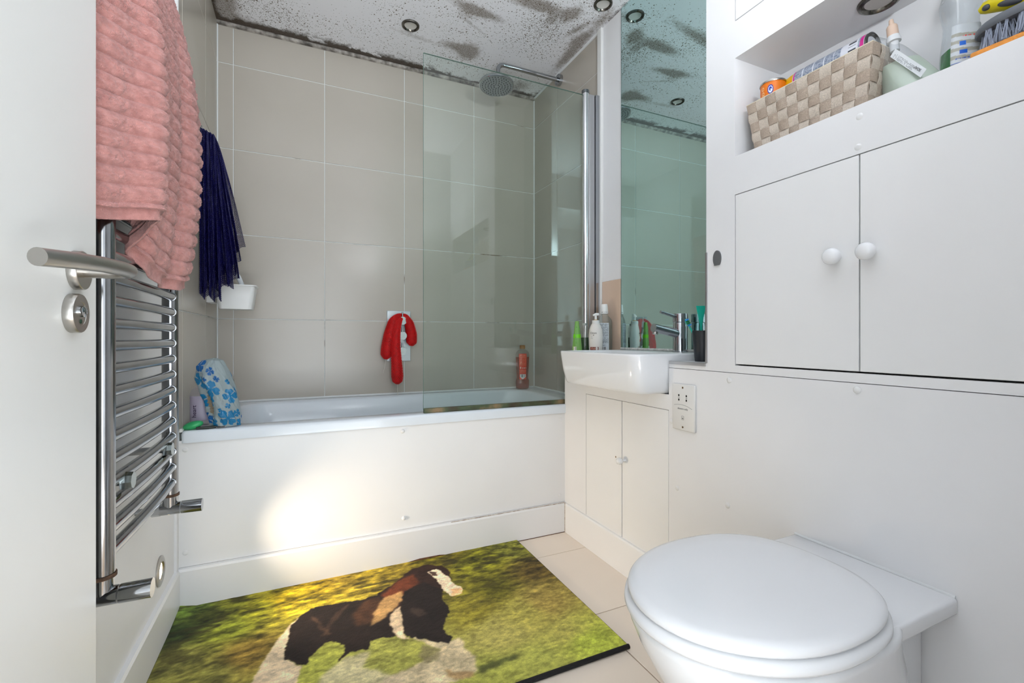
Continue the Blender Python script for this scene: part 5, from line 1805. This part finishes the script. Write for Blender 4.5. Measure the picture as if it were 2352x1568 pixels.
# spray can lying across the basket
sx_, sz_, sr = 1.202, ZN + 0.1695, 0.0315
RY = Matrix(((1, 0, 0), (0, 0, 1), (0, -1, 0)))      # lathe axis +Z -> +Y
sc_ = root('spray_can', (sx_, 0.72, sz_ - sr), 'spray can with yellow cap and grey printed label lying in the basket', 'spray can')
B().lathe([(sr, 0), (sr, 0.170)], (sx_, 0.615, sz_), 40, rot=RY).done('can', mat('pale_can', (206, 208, 214), 0.3), sc_)
B().lathe([(0.0, 0.004), (0.020, 0.003), (0.026, 0.0), (0.0285, -0.0045), (0.0318, -0.003), (sr, 0.002)], (sx_, 0.614, sz_), 40, rot=RY, cap0=False, cap1=False).done('base_rim', mat('dark_tin', (112, 112, 110), 0.3, 1.0), sc_)
B().lathe([(sr - 0.001, 0), (sr - 0.002, 0.012), (0.026, 0.030), (0.018, 0.044), (0.008, 0.050), (0.0, 0.051)], (sx_, 0.785, sz_), 36, rot=RY, cap1=False).done('cap', mat('yellow_cap', (232, 176, 0), 0.35), sc_)
cv = Canvas(120, 90, (122, 132, 152))
cv.lines(0.0, 1.0, 0.0, 1.0, 34, (212, 218, 228), 0.55, 12)
for q in (0.14, 0.30, 0.46, 0.60):
    cv.rect(q, q + 0.012, 0.0, 1.0, (226, 230, 236))
cv.rect(0.70, 0.93, 0.0, 1.0, (222, 224, 232)).fill((cv.u > 0.80) & (cv.u < 0.90) & (cv.v > 0.25) & (cv.v < 0.75) & (vnoise(cv.v * 60, cv.v * 0, 3) > 0.5), (40, 44, 54))
cv.rect(0.955, 1.0, 0, 1, (206, 36, 140)).rect(0, 0.02, 0, 1, (206, 36, 140)).rect(0, 1, 0.93, 1, (206, 36, 140)).rect(0, 1, 0, 0.06, (206, 36, 140))
cv.make('label', lambda a, d: (sx_ + (sr + 0.0004) * math.cos(math.radians(262 - 190 * d)), 0.783 - 0.166 * a, sz_ + (sr + 0.0004) * math.sin(math.radians(262 - 190 * d))), sc_)

# soap refill pouch
pc = root('refill_pouch', (1.17, 0.53, ZN), 'clear soap refill pouch with pale green liquid and a beige nozzle', 'pouch')


def pouch(name, inset, hmax, material, parent, wob):
    hz = [0.0, 0.022, 0.075, 0.125, 0.150, 0.170]
    Lb = [0.577, 0.583, 0.589, 0.592, 0.5945, 0.596]
    Rb = [0.462, 0.472, 0.506, 0.542, 0.566, 0.588]
    nu, nv = 30, 36
    pts = []
    for side in (-1, 1):
        for j in range(nv):
            h = hmax * j / (nv - 1)
            l, r_ = np.interp(h, hz, Lb) - inset, np.interp(h, hz, Rb) + inset
            for i in range(nu):
                a = i / (nu - 1)
                T = 0.036 * (max(0, math.sin(math.pi * a)) ** 0.6) * max(0.03, 1 - h / 0.175) ** 0.6
                T = max(0.0, T - inset)
                wv = wob * math.sin(9 * a + 40 * h) * math.sin(math.pi * a)
                pts.append((1.178 + side * T + wv, l * (1 - a) + r_ * a, ZN + inset + h))
    me = bpy.data.meshes.new(name)
    q = []
    N_ = nu * nv
    for s_ in (0, 1):
        for j in range(nv - 1):
            for i in range(nu - 1):
                f_ = (s_ * N_ + j * nu + i, s_ * N_ + j * nu + i + 1, s_ * N_ + (j + 1) * nu + i + 1, s_ * N_ + (j + 1) * nu + i)
                q.append(f_ if s_ else tuple(reversed(f_)))
    for i in range(nu - 1):
        q.append((i, i + 1, N_ + i + 1, N_ + i))
        t0 = (nv - 1) * nu
        q.append((t0 + i + 1, t0 + i, N_ + t0 + i, N_ + t0 + i + 1))
    me.from_pydata(pts, [], q)
    finish(me, material)
    return put(bpy.data.objects.new(name, me), parent)


POUCH = clear_mat('clear_pouch_film', (0.95, 0.96, 0.97), 0.05, (216, 222, 224), 0.14)
PLIQ = clear_mat('pale_green_liquid', (0.90, 0.96, 0.88), 0.06, (216, 230, 208), 0.75)
pouch('film', 0.0, 0.170, POUCH, pc, 0.002)
pouch('liquid', 0.0018, 0.088, PLIQ, pc, 0.002)
spt = B().lathe([(0.0085, -0.02), (0.0085, 0.0), (0.013, 0.001), (0.013, 0.008), (0.0115, 0.009), (0.0115, 0.014)], (1.176, 0.560, ZN + 0.140), 24, rot=Matrix.Rotation(math.radians(-6), 3, 'X')).done('spout', mat('milky_spout', (222, 224, 226), 0.35), pc)
B().lathe([(0.0105, 0.0), (0.010, 0.022), (0.0085, 0.025), (0.005, 0.026), (0.0042, 0.038), (0.0038, 0.039)], (1.176, 0.5615, ZN + 0.154), 22, rot=Matrix.Rotation(math.radians(-6), 3, 'X')).done('nozzle', mat('beige_nozzle', (214, 188, 168), 0.45), pc)
cv = Canvas(50, 26, (224, 228, 230))
cv.lines(0.08, 0.7, 0.35, 0.9, 5, (120, 124, 130), 0.7, 3)


def plab(a, d):
    y = 0.545 - 0.056 * a + 0.010 * d
    z = ZN + 0.112 - 0.075 * a - 0.012 * d
    return (1.1505 - 0.006 * a, y, z)


cv.make('label', plab, pc)
text('lettering', 'SOAP', 0.007, (1.1436, 0.502, ZN + 0.047), (0.0, 0.62, 0.78), (0, 0.78, -0.62), mat('black_ink', (40, 42, 46), 0.6), pc)

# washing-up liquid
wu = root('washing_up_bottle', (1.178, 0.449, ZN), 'clear waisted washing-up liquid bottle with green liquid in the niche', 'bottle')
c = (1.178, 0.449, ZN)
prof = [(0.0245, 0.027, 0.0), (0.0262, 0.029, 0.004), (0.0258, 0.0285, 0.05), (0.022, 0.0245, 0.095), (0.0215, 0.0235, 0.112), (0.0255, 0.0285, 0.145), (0.0255, 0.029, 0.158), (0.022, 0.025, 0.178), (0.013, 0.013, 0.193), (0.012, 0.012, 0.205)]
TA = math.radians(50)


def turn(rings, c):
    return [[(c[0] + (p[0] - c[0]) * math.cos(TA) - (p[1] - c[1]) * math.sin(TA), c[1] + (p[0] - c[0]) * math.sin(TA) + (p[1] - c[1]) * math.cos(TA), p[2]) for p in r] for r in rings]


WUB = clear_mat('clear_blue_pet', (0.95, 0.97, 0.98), 0.03, (200, 210, 220), 0.07)
B().loft(turn(slab_rings(c, prof, e=3.6, n=48), c)).done('body', WUB, wu)
WLQ = clear_mat('washing_up_green', (0.02, 0.34, 0.06), 0.05, (4, 112, 30), 0.8)
B().loft(turn(slab_rings(c, [(0.024, 0.026, 0.002), (0.0248, 0.0275, 0.005), (0.0245, 0.027, 0.045), (0.0238, 0.0262, 0.060)], e=3.6, n=48), c)).done('liquid', WLQ, wu)
B().lathe([(0.0135, 0.2), (0.0135, 0.222), (0.010, 0.224), (0.007, 0.245), (0.0, 0.246)], c, 24, cap1=False).done('cap', mat('blue_grey_cap', (150, 168, 196), 0.35), wu)
cv = Canvas(60, 80, (196, 202, 206))
for q in range(5):
    cv.fill((np.abs(cv.v - 0.2 - 0.15 * q + 0.05 * cv.u) < 0.035) & (cv.u < 0.75), (150, 146, 128), 0.8)
cv.lines(0.1, 0.9, 0.28, 0.32, 1, (30, 80, 170), 0.9, 2).rect(0.2, 0.42, 0.40, 0.47, (20, 90, 190)).rect(0.2, 0.38, 0.56, 0.65, (24, 100, 200)).lines(0.3, 0.8, 0.72, 0.77, 1, (214, 50, 50), 1, 5).rect(0.0, 0.7, 0.16, 0.20, (20, 80, 170)).rect(0.0, 0.5, 0.22, 0.24, (20, 80, 170)).bars(0.2, 0.7, 0.0, 0.12, 18)


def wlab(a, d):
    zz = 0.002 + 0.098 * d
    hx = np.interp(zz, [p[2] for p in prof], [p[0] for p in prof]) + 0.0008
    hy = np.interp(zz, [p[2] for p in prof], [p[1] for p in prof]) + 0.0008
    t = -0.92 + 1.84 * (1 - a)
    lx = -hx * (1 - abs(t) ** 3.6) ** (1 / 3.6)
    ly = hy * t
    return turn([[(c[0] + lx, c[1] + ly, c[2] + zz)]], c)[0][0]


cv.make('label', wlab, wu)

# sponge and scrubbing brush
tag(B().box(1.128, 1.206, 0.285, 0.418, ZN, ZN + 0.024, 0.004, 3).done('sponge', mat('orange_sponge', (226, 150, 72), 0.95, var=0.15, vscale=60, bump=0.8, bscale=200)), 'flat orange sponge under the scrubbing brush', 'sponge')
sb = root('scrubbing_brush', (1.168, 0.36, ZN + 0.024), 'grey scrubbing brush with a yellow handle standing on an orange sponge', 'brush')
ZB = ZN + 0.0245
GREY = mat('grey_brush_plastic', (98, 102, 108), 0.4)
b = B()
ell = lambda s, z, dx=0: [(1.166 + 0.040 * s * math.cos(2 * math.pi * k / 40), 0.352 + 0.071 * s * math.sin(2 * math.pi * k / 40), z) for k in range(40)]
b.loft([ell(0.97, ZB + 0.034), ell(1.0, ZB + 0.036), ell(1.0, ZB + 0.044), ell(0.93, ZB + 0.050), ell(0.6, ZB + 0.056), ell(0.2, ZB + 0.058)])
b.done('brush_body', GREY, sb)
br_ = B()
rr_ = random.Random(5)
for k in range(150):
    a = rr_.uniform(0, 2 * math.pi)
    q = math.sqrt(rr_.uniform(0.25, 1)) * 0.92
    x0_, y0_ = 1.166 + 0.040 * q * math.cos(a), 0.352 + 0.071 * q * math.sin(a)
    for j in range(9):
        dx, dy = rr_.uniform(-0.006, 0.006), rr_.uniform(-0.006, 0.006)
        ox, oy = rr_.uniform(-0.002, 0.002), rr_.uniform(-0.002, 0.002)
        br_.tube([(x0_ + ox, y0_ + oy, ZB + 0.036), (x0_ + ox + dx * 1.3, y0_ + oy + dy * 1.3, ZB + 0.0005)], 0.00055, 3, caps=False)
o = br_.done('bristles', mat('blue_grey_bristle', (150, 158, 176), 0.6), sb, smooth=False, recalc=False)
o['kind'] = 'stuff'
YEL = mat('yellow_rubber', (214, 196, 12), 0.4)
hp = [(1.166, 0.4175, 1.4985), (1.166, 0.410, 1.5005), (1.166, 0.395, 1.4985), (1.166, 0.375, 1.491), (1.166, 0.350, 1.482), (1.166, 0.325, 1.475), (1.166, 0.305, 1.467), (1.166, 0.295, ZB + 0.045)]
hn = B().tube(hp, [0.005, 0.0105, 0.0135, 0.014, 0.014, 0.0135, 0.013, 0.012], 20, flat=1.1).done('handle', YEL, sb)
INS = mat('dark_grey_grip', (64, 66, 72), 0.5)
B().sphere((1.1545, 0.404, 1.4945), 0.0048, 0.0062, 0.0055, 16, 10).done('grip_insert', INS, hn)
B().sphere((1.1545, 0.372, 1.4835), 0.0058, 0.0185, 0.0060, 18, 10, rot=Matrix.Rotation(math.radians(20), 3, 'X')).done('grip_insert', INS, hn)
